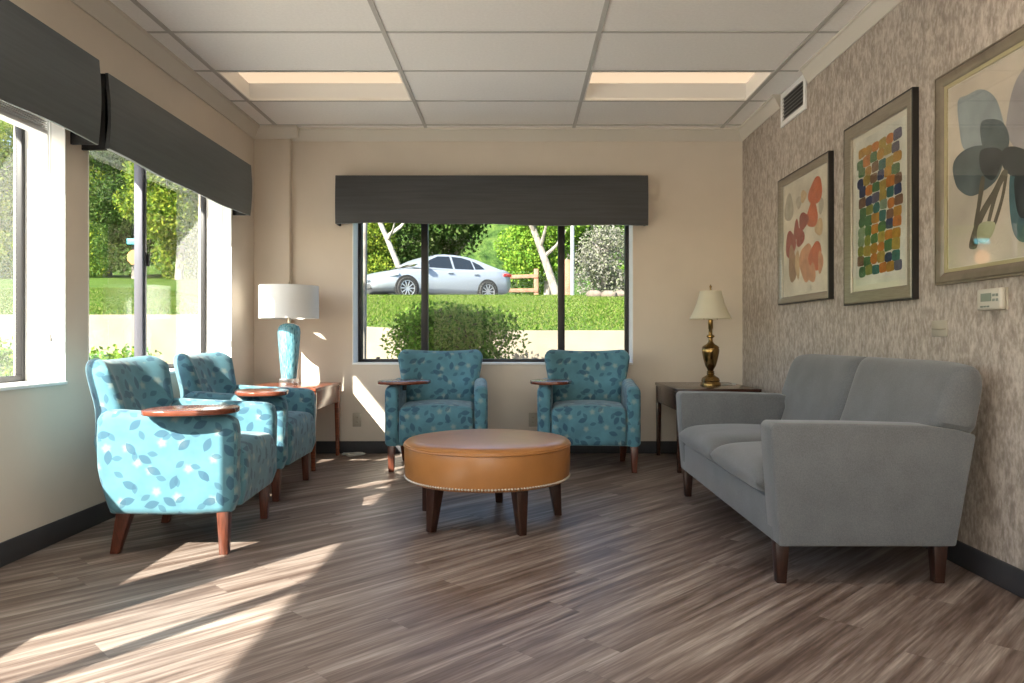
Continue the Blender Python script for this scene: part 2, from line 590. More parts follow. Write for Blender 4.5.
def leaf_mat(name, cols, trans=.35):
    k = NT(name)
    g = k.n('ShaderNodeNewGeometry')
    c = k.ramp(g.outputs['Random Per Island'], [(i / max(1, len(cols) - 1), q) for i, q in enumerate(cols)])
    d = k.n('ShaderNodeBsdfDiffuse'); t = k.n('ShaderNodeBsdfTranslucent')
    k.l(c, d.inputs[0]); k.l(c, t.inputs[0])
    mx = k.n('ShaderNodeMixShader'); mx.inputs[0].default_value = trans
    k.l(d.outputs[0], mx.inputs[1]); k.l(t.outputs[0], mx.inputs[2]); k.l(mx.outputs[0], k.out.inputs[0])
    return k.m
M['leaf_dark'] = leaf_mat('dark_leaf', [(.023, .046, .013), (.039, .078, .018), (.065, .111, .026), (.078, .098, .039)], .3)
M['leaf_bright'] = leaf_mat('bright_leaf', [(.078, .182, .023), (.143, .273, .036), (.234, .338, .046), (.117, .221, .033)], .45)
M['leaf_yellow'] = leaf_mat('yellow_leaf', [(.091, .169, .023), (.182, .247, .033), (.260, .286, .039), (.117, .195, .026), (.065, .117, .019)], .4)
M['leaf_grey'] = leaf_mat('grey_twig_leaf', [(.143, .137, .111), (.221, .215, .189), (.104, .111, .072), (.156, .176, .104)], .2)
M['leaf_bush'] = leaf_mat('bush_leaf', [(.052, .111, .019), (.098, .182, .033), (.156, .247, .046), (.072, .078, .036)], .35)
M['bark'] = simple('grey_bark', (.17, .15, .13), .9, noise=.4, scale=9, stretch=(1, 1, .4))
M['birch'] = simple('pale_bark', (.2, .185, .165), .85, noise=.35, scale=11, stretch=(1, 1, .6))
M['fencewood'] = simple('split_rail_wood', (.22, .11, .065), .85, noise=.25, scale=5)
M['steel'] = simple('galvanised_steel', (.3, .3, .3), .4, metal=.6)
M['signorange'] = simple('sign_orange', (.40, .15, .03), .5)
M['signblue'] = simple('sign_teal', (.05, .40, .55), .5)
M['rock'] = simple('garden_rock', (.12, .095, .075), .9, noise=.4, scale=5)
M['carpaint'] = simple('silver_car_paint', (.22, .245, .28), .28, metal=.2, coat=.5)
M['carglass'] = simple('car_glass', (.012, .015, .018), .06, spec=.8)
M['tyre'] = simple('tyre_rubber', (.012, .012, .012), .8)
M['rim'] = simple('alloy_rim', (.42, .43, .45), .3, metal=.8)
M['headlamp'] = simple('headlamp_glass', (.75, .78, .8), .1)
M['taillamp'] = simple('red_tail_lamp', (.45, .02, .02), .2)

# ------------------------------------------------------------------ room constants
XL, XR, YB, YF, ZC = -2.18, 1.875, 6.14, -3.0, 2.70
EYE = .963

# floor
bm = BM()
box(bm, XL - .2, XR + .1, YF - .1, YB + .25, -.06, 0)
struct('floor', bm, M['floor'])

# walls
def wall_with_holes(bm, axis, a0, a1, u0, u1, z0, z1, holes):
    """wall slab between a0,a1 along axis (0: X thickness, 1: Y thickness), spanning u0..u1, holes (ua,ub,za,zb) sorted"""
    def put(ua, ub, za, zb):
        if ub - ua < 1e-4 or zb - za < 1e-4: return
        if axis == 0: box(bm, a0, a1, ua, ub, za, zb)
        else: box(bm, ua, ub, a0, a1, za, zb)
    u = u0
    for (ua, ub, za, zb) in holes:
        put(u, ua, z0, z1)
        put(ua, ub, z0, za)
        put(ua, ub, zb, z1)
        u = ub
    put(u, u1, z0, z1)

ZS, ZH = .744, 2.14                      # window sill and head heights
WL = [(-.45, 1.44), (1.53, 3.54), (3.726, 5.59)]
WBK = (-1.383, .961)
TH = .25
bm = BM()
wall_with_holes(bm, 0, XL - TH, XL, YF - .1, YB + TH, -.06, 2.9, [(a, b, ZS, ZH) for a, b in WL])
struct('wall_left', bm, [M['wall']], smooth=False)
bm = BM()
wall_with_holes(bm, 1, YB, YB + TH, XL, XR + TH, -.06, 2.9, [(WBK[0], WBK[1], ZS, ZH)])
struct('wall_back', bm, M['wall'], smooth=False)
bm = BM(); box(bm, XR, XR + .12, YF - .1, YB, -.06, 2.9)
struct('wall_right', bm, M['wallpaper'], smooth=False)
bm = BM(); wall_with_holes(bm, 1, YF - .15, YF, XL, XR, -.06, 2.9, [(-1.85, 1.55, .10, 2.45)])  # opening made for the added glazing that brightens the room
struct('wall_front', bm, M['wall'], smooth=False)
bm = BM(); box(bm, XL, -1.885, YB - .075, YB, 0, ZC, .004)
struct('wall_column', bm, M['wall'])

# ceiling: lay-in tiles, with openings where the troffers sit
cols = [XL, -1.975, -.76, .46, 1.68, XR]
rows = [YB] + [5.985 - .605 * i for i in range(15)] + [YF]
TROFF = [(1, 5.38), (3, 5.38), (1, 2.35), (3, 2.35), (1, -.07), (3, -.07), (2, -1.3)]     # (column, far edge row); all after the first pair are added fill
def is_troff(ci, y1):
    return any(c == ci and abs(y1 - yy) < .1 for c, yy in TROFF)
bm = BM(); tb = BM()
troffs = []
for ci in range(5):
    for ri in range(len(rows) - 1):
        x0, x1, y1, y0 = cols[ci], cols[ci + 1], rows[ri], rows[ri + 1]
        if is_troff(ci, y1):
            troffs.append((x0, x1, y0, y1)); continue
        box(bm, x0, x1, y0, y1, ZC, ZC + .02)
for x in cols[1:-1]:
    box(tb, x - .013, x + .013, YF, YB - .07, ZC - .006, ZC + .002)
for y in rows[1:-1]:
    box(tb, XL + .07, XR - .055, y - .010, y + .010, ZC - .004, ZC + .002)
struct('ceiling', bm, M['ceil'], smooth=False)
struct('trim_1', tb, M['tbar'], smooth=False)
bm = BM(); box(bm, XL - .2, XR + .2, YF - .2, YB + .3, 2.95, 3.05)  # unseen slab, put in to stop sky and sun leaking through
struct('roof', bm, M['roof'], smooth=False)
bm = BM(); box(bm, -3.0, XL - TH, YF - .6, YB + .3, 2.665, 2.80)
struct('roof_eave', bm, M['roof'], smooth=False)

# crown moulding: profile (out from wall, z) swept along each wall
CR = [(0, 2.605), (.012, 2.605), (.018, 2.618), (.03, 2.63), (.055, 2.668), (.066, 2.682), (.078, 2.686), (.078, 2.70), (0, 2.70)]
def crown(bm, p0, p1, nrm, k=1.0):
    t = bmesh.new()
    A = [t.verts.new((p0[0] + nrm[0] * d * k, p0[1] + nrm[1] * d * k, z)) for d, z in CR]
    B = [t.verts.new((p1[0] + nrm[0] * d * k, p1[1] + nrm[1] * d * k, z)) for d, z in CR]
    t.faces.new(A); t.faces.new(B[::-1])
    n = len(CR)
    for i in range(n):
        t.faces.new((A[i], A[(i + 1) % n], B[(i + 1) % n], B[i]))
    merge(bm, t)
bm = BM(); crown(bm, (XL, YF), (XL, YB), (1, 0)); struct('trim_2', bm, M['crown'], angle=25)
bm = BM(); crown(bm, (-1.885, YB), (XR, YB), (0, -1)); crown(bm, (XL, YB - .075), (-1.885 + .078, YB - .075), (0, -1))
struct('trim_3', bm, M['crown'], angle=25)
bm = BM(); crown(bm, (XR, YF), (XR, 4.74), (-1, 0), .75); crown(bm, (XR, 5.24), (XR, YB), (-1, 0), .75)
struct('trim_4', bm, M['crown'], angle=25)

def baseb(name, x0, x1, y0, y1):
    bm = BM(); box(bm, x0, x1, y0, y1, 0, .102, .003); struct(name, bm, M['base'])
baseb('baseboard_left', XL, XL + .012, YF, YB - .075)
bm = BM()
box(bm, -1.885, XR, YB - .012, YB, 0, .102, .003); box(bm, XL, -1.873, YB - .087, YB - .075, 0, .102, .003)
struct('baseboard_back', bm, M['base'])
baseb('baseboard_right', XR - .012, XR, YF, YB - .012)

# ------------------------------------------------------------------ windows
def window_left(n, y0, y1):
    X = XL - .19
    root = bpy.data.objects.new('window_%d' % n, None); link(root); root['kind'] = 'structure'
    # white painted returns and sill lining the opening
    bm = BM()
    box(bm, X, XL + .002, y0, y0 + .006, ZS, ZH); box(bm, X, XL + .002, y1 - .006, y1, ZS, ZH)
    box(bm, X, XL + .002, y0, y1, ZH - .006, ZH); box(bm, X, XL + .012, y0, y1, ZS - .004, ZS + .012, .003)
    obj('window_reveal', bm, M['white'], root)
    f = .028
    bm = BM()
    box(bm, X - .035, X, y0, y0 + f, ZS, ZH, .003); box(bm, X - .035, X, y1 - f, y1, ZS, ZH, .003)
    box(bm, X - .035, X, y0 + f, y1 - f, ZS, ZS + f + .012, .003); box(bm, X - .035, X, y0 + f, y1 - f, ZH - f, ZH, .003)
    obj('window_frame', bm, M['frame'], root)
    ym = (y0 + y1) / 2
    bm = BM(); box(bm, X - .05, X + .004, ym - .028, ym + .028, ZS + f, ZH - f, .004); box(bm, X + .004, X + .009, ym - .006, ym + .002, ZS + f, ZH - f)
    obj('mullion', bm, M['frame_grey'], root)
    bm = BM(); box(bm, X, X + .022, ym + .022, ym + .034, 1.42, 1.50, .004)
    obj('window_latch', bm, M['plasticdark'], root)
    for a, b, dx in ((y0 + f, ym - .02, -.03), (ym + .02, y1 - f, -.015)):
        bm = BM(); box(bm, X + dx - .003, X + dx, a, b, ZS + f, ZH - f)
        obj('glass_pane', bm, M['glass'], root, smooth=False)
for i, (a, b) in enumerate(WL):
    window_left(i + 1, a, b)

def window_back(n):
    x0, x1 = WBK
    Y = YB + .19
    root = bpy.data.objects.new('window_%d' % n, None); link(root); root['kind'] = 'structure'
    bm = BM()
    box(bm, x0, x0 + .006, YB - .002, Y, ZS, ZH); box(bm, x1 - .006, x1, YB - .002, Y, ZS, ZH)
    box(bm, x0, x1, YB - .002, Y, ZH - .006, ZH); box(bm, x0, x1, YB - .012, Y, ZS - .004, ZS + .012, .003)
    obj('window_reveal', bm, M['white'], root)
    f = .038
    bm = BM()
    box(bm, x0, x0 + f, Y, Y + .06, ZS, ZH, .003); box(bm, x1 - f, x1, Y, Y + .06, ZS, ZH, .003)
    box(bm, x0 + f, x1 - f, Y, Y + .06, ZS, ZS + f, .003); box(bm, x0 + f, x1 - f, Y, Y + .06, ZH - f, ZH, .003)
    obj('window_frame', bm, M['frame'], root)
    ms = (-.805, .374)
    for mx in ms:
        bm = BM(); box(bm, mx - .029, mx + .029, Y - .004, Y + .055, ZS + f, ZH - f, .003)
        obj('mullion', bm, M['frame'], root)
    bm = BM(); box(bm, -1.22, -1.19, Y - .012, Y + .01, ZS + f - .004, ZS + f + .018, .004)
    obj('window_latch', bm, M['plasticdark'], root)
    e = [x0 + f, ms[0], ms[1], x1 - f]
    for k in range(3):
        bm = BM(); box(bm, e[k] + .001, e[k + 1] - .001, Y + .02 + .006 * (k % 2), Y + .023 + .006 * (k % 2), ZS + f, ZH - f)
        obj('glass_pane', bm, M['glass_back'], root, smooth=False)
window_back(4)
# unseen glazing added behind the camera to let in fill light
root = bpy.data.objects.new('window_5', None); link(root); root['kind'] = 'structure'
bm = BM()
for x in (-1.83, -.72, .42, 1.53):
    box(bm, x - .025, x + .025, YF - .10, YF - .04, .10, 2.45, .003)
for z in (.125, 2.425):
    box(bm, -1.85, 1.55, YF - .10, YF - .04, z - .025, z + .025, .003)
obj('window_frame', bm, M['frame'], root)
bm = BM(); box(bm, -1.83, 1.53, YF - .073, YF - .07, .12, 2.43)
obj('glass_pane', bm, M['glass'], root, smooth=False)

# ------------------------------------------------------------------ valances (fabric cornice boxes)
def valance(name, length, h, label, cat='valance', depth=.135, seed=0, group='charcoal valances'):
    """local: runs along +X from 0 to length, front face towards -Y at y=-depth, wall at y=0, z from 0 (bottom) to h"""
    rnd = random.Random(seed)
    ph = [rnd.uniform(0, 6) for _ in range(4)]
    root = thing(name, (0, 0, 0), label, cat, group)
    t = bmesh.new()
    nx, nz = 60, 14
    V = {}
    for i in range(nx + 1):
        for j in range(nz + 1):
            x = length * i / nx; s = j / nz
            bulge = .012 * math.sin(PI * s) + .006 * math.sin(x * 2.3 + ph[0]) * (1 - s) + .003 * math.sin(x * 5 + ph[1]) * (1 - s)
            zz = h * s + (.010 * math.sin(x * 1.9 + ph[2]) + .004 * math.sin(x * 7 + ph[3])) * (1 - s)
            V[i, j] = t.verts.new((x, -depth - bulge, zz))
            V[i, j, 1] = t.verts.new((x, -depth + .014, zz))
    for i in range(nx):
        for j in range(nz):
            t.faces.new((V[i, j], V[i + 1, j], V[i + 1, j + 1], V[i, j + 1]))
            t.faces.new((V[i, j, 1], V[i, j + 1, 1], V[i + 1, j + 1, 1], V[i + 1, j, 1]))
    for i in range(nx):
        for j in (0, nz):
            t.faces.new((V[i, j], V[i, j, 1], V[i + 1, j, 1], V[i + 1, j]))
    for j in range(nz):
        for i in (0, nx):
            t.faces.new((V[i, j], V[i, j + 1], V[i, j + 1, 1], V[i, j, 1]))
    bmesh.ops.recalc_face_normals(t, faces=t.faces[:])
    bm = BM(); merge(bm, t)
    obj('front_panel', bm, M['valance'], root)
    for xx in (0, length - .016):
        bm = BM()
        prism(bm, [(-depth + .012, .004), (-depth - .004, h * .4), (-depth + .010, h - .002), (-.002, h - .002), (-.002, .004)], 0, xx, xx + .016, .002)
        obj('end_return', bm, M['blackfab'], root)
    bm = BM(); box(bm, .016, length - .016, -depth + .014, -.002, h - .02, h - .002)
    obj('top_board', bm, M['blackfab'], root)
    return root
# left wall: local -Y -> +X, local X -> +Y  (rotate +90)
ZV0, ZV1 = 1.897, 2.285
v = valance('window_valance', 2.13, ZV1 - ZV0 + .03, 'charcoal fabric valance nearest the camera, over the first visible left window', seed=1)
v.location = (XL, 1.46, ZV0 + .005); v.rotation_euler = (0, 0, R(90))
v = valance('window_valance', 1.965, ZV1 - ZV0, 'charcoal fabric valance over the left window between the pier and the corner', seed=4)
v.location = (XL, 3.665, ZV0); v.rotation_euler = (0, 0, R(90))
v = valance('window_valance', 2.555, 2.292 - 1.893, 'charcoal fabric valance over the three-light window on the back wall', seed=9)
v.location = (-1.492, YB, 1.893)

# ------------------------------------------------------------------ raised blinds
def blind(y0, y1, label, up=0.0):
    root = thing('window_blind', (XL - .09, y0, 0), label, 'blind', 'raised white window blinds')
    L = y1 - y0
    bm = BM(); box(bm, -.03, .03, .02, L - .02, ZH - .05, ZH - .008, .004); obj('head_rail', bm, M['white'], root)
    bm = BM()
    for k in range(12):
        z = 1.955 + up + k * .011 * (1 - up * 4)
        box(bm, -.028, .028, .03, L - .03, z, z + .005)
    obj('slat_stack', bm, M['white'], root)
    bm = BM(); box(bm, -.03, .03, .025, L - .025, 1.932 + up, 1.953 + up, .004); obj('bottom_rail', bm, M['white'], root)
    for dx in (.045, .058):
        bm = BM(); tube(bm, [(dx, L - .05, 2.1), (dx, L - .05, 1.6), (dx, L - .05, .98)], .0018, 6); obj('pull_cord', bm, M['cord'], root)
    bm = BM(); lathe(bm, [(0, .04), (.006, .038), (.012, .01), (.011, 0), (0, 0)], 12, (.052, L - .05, .945)); obj('cord_tassel', bm, M['cord'], root)
blind(1.54, 3.53, 'raised white blind under the valance nearest the camera, with hanging cord')
blind(3.736, 5.58, 'raised white blind tucked under the valance beside the corner column', .11)

# ------------------------------------------------------------------ ceiling troffers
for i, (x0, x1, y0, y1) in enumerate(troffs):
    if i in (0, 1): pass
    cx, cy = (x0 + x1) / 2, (y0 + y1) / 2
    w, d = (x1 - x0) / 2 - .014, (y1 - y0) / 2 - .012
    lab = {0: 'recessed ceiling light above the left armchairs', }.get(i)
    if y1 > 5:
        lab = 'lit recessed ceiling light on the window side, left of two' if cx < 0 else 'lit recessed ceiling light beside the wallpapered wall and vent'
    else:
        lab = 'recessed ceiling light added out of view to brighten the room'
    root = thing('ceiling_light', (cx, cy, ZC), lab, 'ceiling light', 'recessed ceiling lights')
    bm = BM()
    for s in (-1, 1):
        box(bm, s * w - .010, s * w + .010, -d, d, -.004, .012)
        box(bm, -w, w, s * d - .008, s * d + .008, -.004, .012)
    obj('frame', bm, M['troffer'], root, smooth=False)
    t = bmesh.new()
    tw, td, tz = w - .02, d - .065, .105
    A = [t.verts.new(p) for p in ((-w, -d, .004), (w, -d, .004), (w, d, .004), (-w, d, .004))]
    B = [t.verts.new(p) for p in ((-tw, -td, tz), (tw, -td, tz), (tw, td, tz), (-tw, td, tz))]
    A2 = [t.verts.new(Vector(q.co) + Vector((0, 0, .02))) for q in A]
    B2 = [t.verts.new(Vector(q.co) + Vector((0, 0, .02))) for q in B]
    for k in range(4):
        k2 = (k + 1) % 4
        t.faces.new((A[k], A[k2], B[k2], B[k])); t.faces.new((A2[k], B2[k], B2[k2], A2[k2])); t.faces.new((A[k], A2[k], A2[k2], A[k2]))
    t.faces.new(B2)
    bm = BM(); merge(bm, t)
    obj('reflector', bm, M['troffer'], root, smooth=False)
    bm = BM(); box(bm, -tw, tw, -td, td, tz - .004, tz + .004)
    obj('lens', bm, M['lens'] if y1 > 5 else M['lens_fill'], root, smooth=False)

# ------------------------------------------------------------------ armchair
def make_chair():
    root = thing('armchair', (0, 0, 0), 'x', 'armchair', 'teal leaf-patterned armchairs')
    F = M['chairfab']
    # base shell
    bm = BM(); box(bm, -.355, .355, -.285, .235, .19, .33, .02, 3)
    obj('seat_base', bm, F, root, uv=True)
    # seat cushion with waterfall front
    bm = BM()
    loaf(bm, [(-.275, .195), (-.312, .21), (-.325, .30), (-.329, .40), (-.321, .440), (-.300, .460), (-.24, .470), (-.10, .474), (.10, .468), (.20, .46), (.22, .40), (.22, .28), (.10, .20)], .266, .03, 22, .020, .43)
    obj('seat_cushion', bm, F, root, uv=True)
    # arms
    for s in (-1, 1):
        bm = BM()
        pts = [(-.290, .19), (-.313, .40), (-.316, .55), (-.304, .592), (-.265, .612), (-.13, .620), (.10, .632), (.235, .640), (.285, .60), (.285, .40), (.255, .27), (.20, .19)]
        x0, x1 = (.268, .368) if s > 0 else (-.368, -.268)
        loaf(bm, pts, .050, .034, 14, .008, .56, s * .318)
        obj('arm', bm, F, root, uv=True)
        # welt along the front edge
        bm = BM()
        tube(bm, [(s * .345, -.284, .20), (s * .345, -.309, .40), (s * .345, -.312, .55), (s * .345, -.298, .588), (s * .345, -.26, .611), (s * .345, .10, .631), (s * .345, .22, .637)], .0045, 8)
        obj('welt', bm, F, root, uv=True)
    # winged back
    bm = BM()
    def width(z):
        ks = [(.20, .25), (.42, .272), (.58, .284), (.66, .296), (.74, .313), (.81, .328), (.86, .327), (.90, .322)]
        for (a, wa), (b, wb) in zip(ks, ks[1:]):
            if z <= b:
                q = (z - a) / (b - a); q = max(0, min(1, q))
                return wa + (wb - wa) * q
        return ks[-1][1]
    def back(u, v):
        s = (v + 1) / 2
        ztop = .858 + .022 * abs(u) ** 2.2 - .055 * max(0.0, (abs(u) - .80) / .20) ** 2.5
        z = .22 + (ztop - .22) * s
        w = width(z)
        x = u * w
        lean = .235 + .155 * (z - .22) / .64
        wing = .135 * abs(u) ** 3.2 * min(1, max(0, (z - .48) / .16))
        y = lean - wing
        # normal in plan
        dydx = -.135 * 3.2 * abs(u) ** 2.2 * (1 if u > 0 else -1) * min(1, max(0, (z - .48) / .16)) / w
        n = Vector((dydx, -1, -.18)).normalized()
        th = (.064 - .012 * s) * edge_fall(u, v, 10)
        th *= 1 + .18 * (1 - u * u) * (1 - v * v)
        return Vector((x, y, z)), n * th
    pillow(bm, back, 44, 34)
    obj('backrest', bm, F, root, uv=True)
    # wing welts
    for s in (-1, 1):
        bm = BM()
        pts = []
        for k in range(17):
            v = -.25 + 1.2 * k / 16
            m, h = back(.985 * s, min(v, .97))
            pts.append(m + h * .4)
        tube(bm, pts, .0045, 8)
        obj('welt', bm, F, root, uv=True)
    # legs
    for sx in (-1, 1):
        bm = BM(); taper_leg(bm, (sx * .325, -.253), (sx * .325, -.255), 0, .20, .027, .019)
        obj('leg', bm, M['chairwood'], root)
        bm = BM(); taper_leg(bm, (sx * .285, .185), (sx * .275, .238), 0, .20, .032, .019)
        obj('leg', bm, M['chairwood'], root)
    # tablet arm: rounded teardrop board
    bm = BM()
    out = []
    for k in range(48):
        a = 2 * PI * k / 48
        c, s_ = math.cos(a), math.sin(a)
        rx = .19; ry = .165 if s_ < 0 else .140
        e = 2.5
        x = rx * math.copysign(abs(c) ** (2 / e), c)
        y = ry * math.copysign(abs(s_) ** (2 / e), s_)
        y += .03 * math.cos(a) 
        out.append((x, y))
    prism(bm, out, 2, -.011, .013, .006, 3)
    tb = obj('tablet', bm, M['tabletwood'], root, loc=(-.29, -.13, .640))
    bm = BM()
    prism(bm, [(-.05, -.045), (.05, -.045), (.04, .045), (-.04, .045)], 2, -.022, -.011, .003)
    lathe(bm, [(.016, -.06), (.016, -.02)], 16)
    obj('tablet_bracket', bm, M['frame'], tb)
    return root
chair0 = make_chair()
def put_chair(first, x, y, rz, tx, ty, trot, label):
    c = chair0 if first else copy_tree(chair0)
    c.location = (x, y, 0); c.rotation_euler = (0, 0, rz)
    c['label'] = label
    for ch in c.children:
        if ch.name.startswith('tablet'):
            ch.location = (tx, ty, .640); ch.rotation_euler = (0, 0, trot)
    return c
put_chair(True, -1.585, 3.585, R(94), -.335, -.115, R(90), 'sunlit teal leaf-patterned armchair nearest the camera, by the left windows')
put_chair(False, -1.687, 4.66, R(91), -.30, -.15, R(8), 'teal leaf-patterned armchair between the sunlit nearest armchair and the blue lamp table')
put_chair(False, -.60, 5.56, R(3), -.24, -.16, R(0), 'teal leaf-patterned armchair under the back window, in front of the round bush')
put_chair(False, .525, 5.53, R(-4), -.285, -.15, R(75), 'teal leaf-patterned armchair under the back window, next to the brass lamp table')

# ------------------------------------------------------------------ ottoman
root = thing('ottoman', (-.163, 3.93, 0), 'round tan leather ottoman with nailhead trim on five dark legs', 'ottoman')
bm = BM()
lathe(bm, [(0, .222), (.42, .222), (.432, .228), (.437, .25), (.441, .32), (.441, .385), (.436, .402), (.0, .402)], 96)
obj('drum', bm, M['leather'], root)
bm = BM()
lathe(bm, [(0, .398), (.434, .398), (.442, .403), (.441, .412), (.428, .423), (.38, .431), (.25, .437), (.1, .439), (0, .4395)], 96)
obj('top_cushion', bm, M['leather'], root)
bm = BM()
tube(bm, [(.441 * math.cos(2 * PI * k / 96), .441 * math.sin(2 * PI * k / 96), .401) for k in range(96)], .005, 8, closed=True)
obj('piping', bm, M['leather'], root)
bm = BM()
for k in range(170):
    a = 2 * PI * k / 170
    t = bmesh.new()
    bmesh.ops.create_uvsphere(t, u_segments=8, v_segments=5, radius=.0065)
    merge(bm, t, 0, Matrix.Translation((.436 * math.cos(a), .436 * math.sin(a), .238)))
obj('nailhead_trim', bm, M['nail'], root)
for k in range(5):
    a = R(10 + 72 * k)
    bm = BM(); taper_leg(bm, (.36, 0), (.385, 0), 0, .226, .034, .019)
    obj('leg', bm, M['legwood'], root, rotz=a)

# ------------------------------------------------------------------ sofa (faces -X)
SX, SY = 1.35, 3.69
root = thing('sofa', (SX, SY, 0), 'grey upholstered two-seat sofa with dark wooden legs against the wallpapered wall', 'sofa')
F = M['sofa']
def L(x): return x - SX
bm = BM()
prism(bm, [(L(1.005), .16), (L(1.0), .325), (L(1.60), .325), (L(1.70), .30), (L(1.685), .16)], 1, -.80, .80, .012, 2)
obj('base', bm, F, root)
for s in (-1, 1):
    bm = BM()
    y0, y1 = (.725, .86) if s > 0 else (-.86, -.725)
    prism(bm, [(L(1.008), .158), (L(.984), .45), (L(.974), .618), (L(.990), .635), (L(1.30), .632), (L(1.58), .624), (L(1.70), .608), (L(1.768), .588), (L(1.69), .158)], 1, y0, y1, .011, 3)
    obj('arm', bm, F, root)
for s in (-1, 1):
    bm = BM()
    def cush(u, v, s=s):
        y = s * .362 + u * .358
        x = L(1.262) + v * .30
        e = edge_fall(u, v, 9)
        zt = .440 + .03 * (1 - u ** 4) * (1 - .7 * v * v); zb = .318
        return Vector((x, y, (zt + zb) / 2)), Vector((0, 0, (zt - zb) / 2 * e))
    pillow(bm, cush, 30, 30)
    obj('seat_cushion', bm, F, root)
for s in (-1, 1):
    bm = BM()
    def bk(u, v, s=s):
        q = (v + 1) / 2
        ztop = .868 - (.016 * max(0, s * u) ** 5)
        z = .28 + (ztop - .28) * q
        outer = .722 + .141 * sstep(.54, .62, z) - .02 * q ** 8
        y = s * (outer / 2) + u * (outer / 2)
        xr = 1.688 + .205 * (z - .16)
        th = .21 - .07 * q
        x = L(xr - th / 2)
        h = th / 2 * max(0.0, 1 - abs(u) ** (26 if s * u > 0 else 14)) ** .5 * max(0.0, 1 - abs(v) ** 11) ** .5
        return Vector((x, y, z)), Vector((-1, 0, .18)).normalized() * h
    pillow(bm, bk, 36, 30)
    obj('back_cushion', bm, F, root)
bm = BM()
prism(bm, [(L(1.60), .17), (L(1.63), .50), (L(1.745), .50), (L(1.688), .17)], 1, -.72, .72, .01)
obj('back_frame', bm, F, root)
for x in (1.035, 1.655):
    for y in (-.79, .79):
        bm = BM(); taper_leg(bm, (L(x), y), (L(x), y), 0, .165, .028, .019)
        obj('leg', bm, M['legwood'], root)

# ------------------------------------------------------------------ end tables
def end_table(x0, x1, y0, y1, h, label, mat):
    cx, cy = (x0 + x1) / 2, (y0 + y1) / 2
    root = thing('end_table', (cx, cy, 0), label, 'end table', 'wooden end tables')
    w, d = (x1 - x0) / 2, (y1 - y0) / 2
    bm = BM(); box(bm, -w, w, -d, d, h - .024, h, .005, 3); obj('table_top', bm, mat, root)
    a = .016
    # apron boards with a shallow arch
    for s in (-1, 1):
        bm = BM()
        box(bm, s * (w - a) - .009, s * (w - a) + .009, -d + .02, d - .02, h - .158, h - .024, .002)
        obj('apron', bm, mat, root)
    bm = BM(); box(bm, -w + .02, w - .02, d - .026, d - .008, h - .165, h - .024); obj('apron', bm, mat, root)
    bm = BM(); box(bm, -w + .02, w - .02, -d + .012, -d + .026, h - .165, h - .024); obj('apron', bm, mat, root)
    bm = BM(); box(bm, -w + .06, w - .06, -d + .004, -d + .016, h - .150, h - .036, .003); dr = obj('drawer', bm, mat, root)
    bm = BM(); lathe(bm, [(0, 0), (.006, 0), (.006, .012), (.013, .018), (.010, .024), (0, .025)], 16)
    kn = obj('knob', bm, M['brass'], dr, loc=(0, -d + .004, h - .093)); kn.rotation_euler = (R(90), 0, 0)
    for sx in (-1, 1):
        for sy in (-1, 1):
            bm = BM(); taper_leg(bm, (sx * (w - .026), sy * (d - .026)), (sx * (w - .022), sy * (d - .022)), 0, h - .03, .022, .014)
            obj('leg', bm, mat, root)
    return root
TH_ = .60
end_table(-2.05, -1.455, 5.29, 6.045, TH_, 'mahogany end table in the left corner under the blue lamp', M['tablewood'])
end_table(1.13, 1.735, 5.23, 6.06, TH_, 'dark wooden end table between the sofa and the back wall', M['darktable'])

# ------------------------------------------------------------------ lamps
root = thing('table_lamp', (-1.80, 5.78, TH_), 'blue crackled ceramic lamp with a white drum shade on the corner table', 'lamp')
bm = BM(); box(bm, -.062, .062, -.062, .062, 0, .046, .006); obj('acrylic_base', bm, M['acrylic'], root)
bm = BM()
lathe(bm, [(0, .045), (.056, .045), (.060, .055), (.066, .13), (.076, .25), (.084, .35), (.087, .41), (.083, .44), (.07, .462), (.045, .474), (.03, .478), (0, .478)], 48)
obj('ceramic_body', bm, M['vase'], root)
bm = BM(); lathe(bm, [(.014, .475), (.014, .52), (.009, .525), (.009, .775), (.004, .775)], 16); lathe(bm, [(.0, .775), (.012, .775), (.014, .787), (.006, .795), (0, .81)], 16)
obj('lamp_stem', bm, M['nail'], root)
bm = BM()
lathe(bm, [(.228, .516), (.2255, .772), (.2235, .772), (.226, .516), (.228, .516)], 64, cap=False)
sh = obj('lamp_shade', bm, M['shade_white'], root)
bm = BM()
for k in range(3):
    a = 2 * PI * k / 3
    tube(bm, [(0, 0, .768), (.224 * math.cos(a), .224 * math.sin(a), .765)], .003, 6)
obj('shade_spider', bm, M['nail'], sh)

root = thing('table_lamp', (1.475, 5.63, TH_), 'antique brass urn lamp with a cream bell shade beside the sofa', 'lamp')
bm = BM()
lathe(bm, [(0, 0), (.075, 0), (.077, .012), (.072, .022), (.066, .030), (.070, .038), (.062, .058), (.040, .072), (.026, .082), (.030, .090), (.026, .098)], 40)
obj('lamp_base', bm, M['brass'], root)
bm = BM()
lathe(bm, [(.024, .096), (.030, .104), (.022, .114), (.026, .126), (.040, .150), (.054, .20), (.064, .25), (.066, .272), (.062, .284), (.066, .290), (.056, .302), (.030, .318), (.018, .335), (.016, .36), (.030, .372), (.030, .380), (.014, .392), (.014, .43), (.018, .435), (.018, .50), (.012, .505)], 40)
obj('lamp_urn', bm, M['brass'], root)
bm = BM()
prof = [(.157, .510), (.140, .545), (.122, .585), (.104, .63), (.090, .68), (.080, .722)]
lathe(bm, prof + [(r - .002, z) for r, z in prof[::-1]] + [prof[0]], 64, cap=False)
sh = obj('lamp_shade', bm, M['shade_cream'], root)
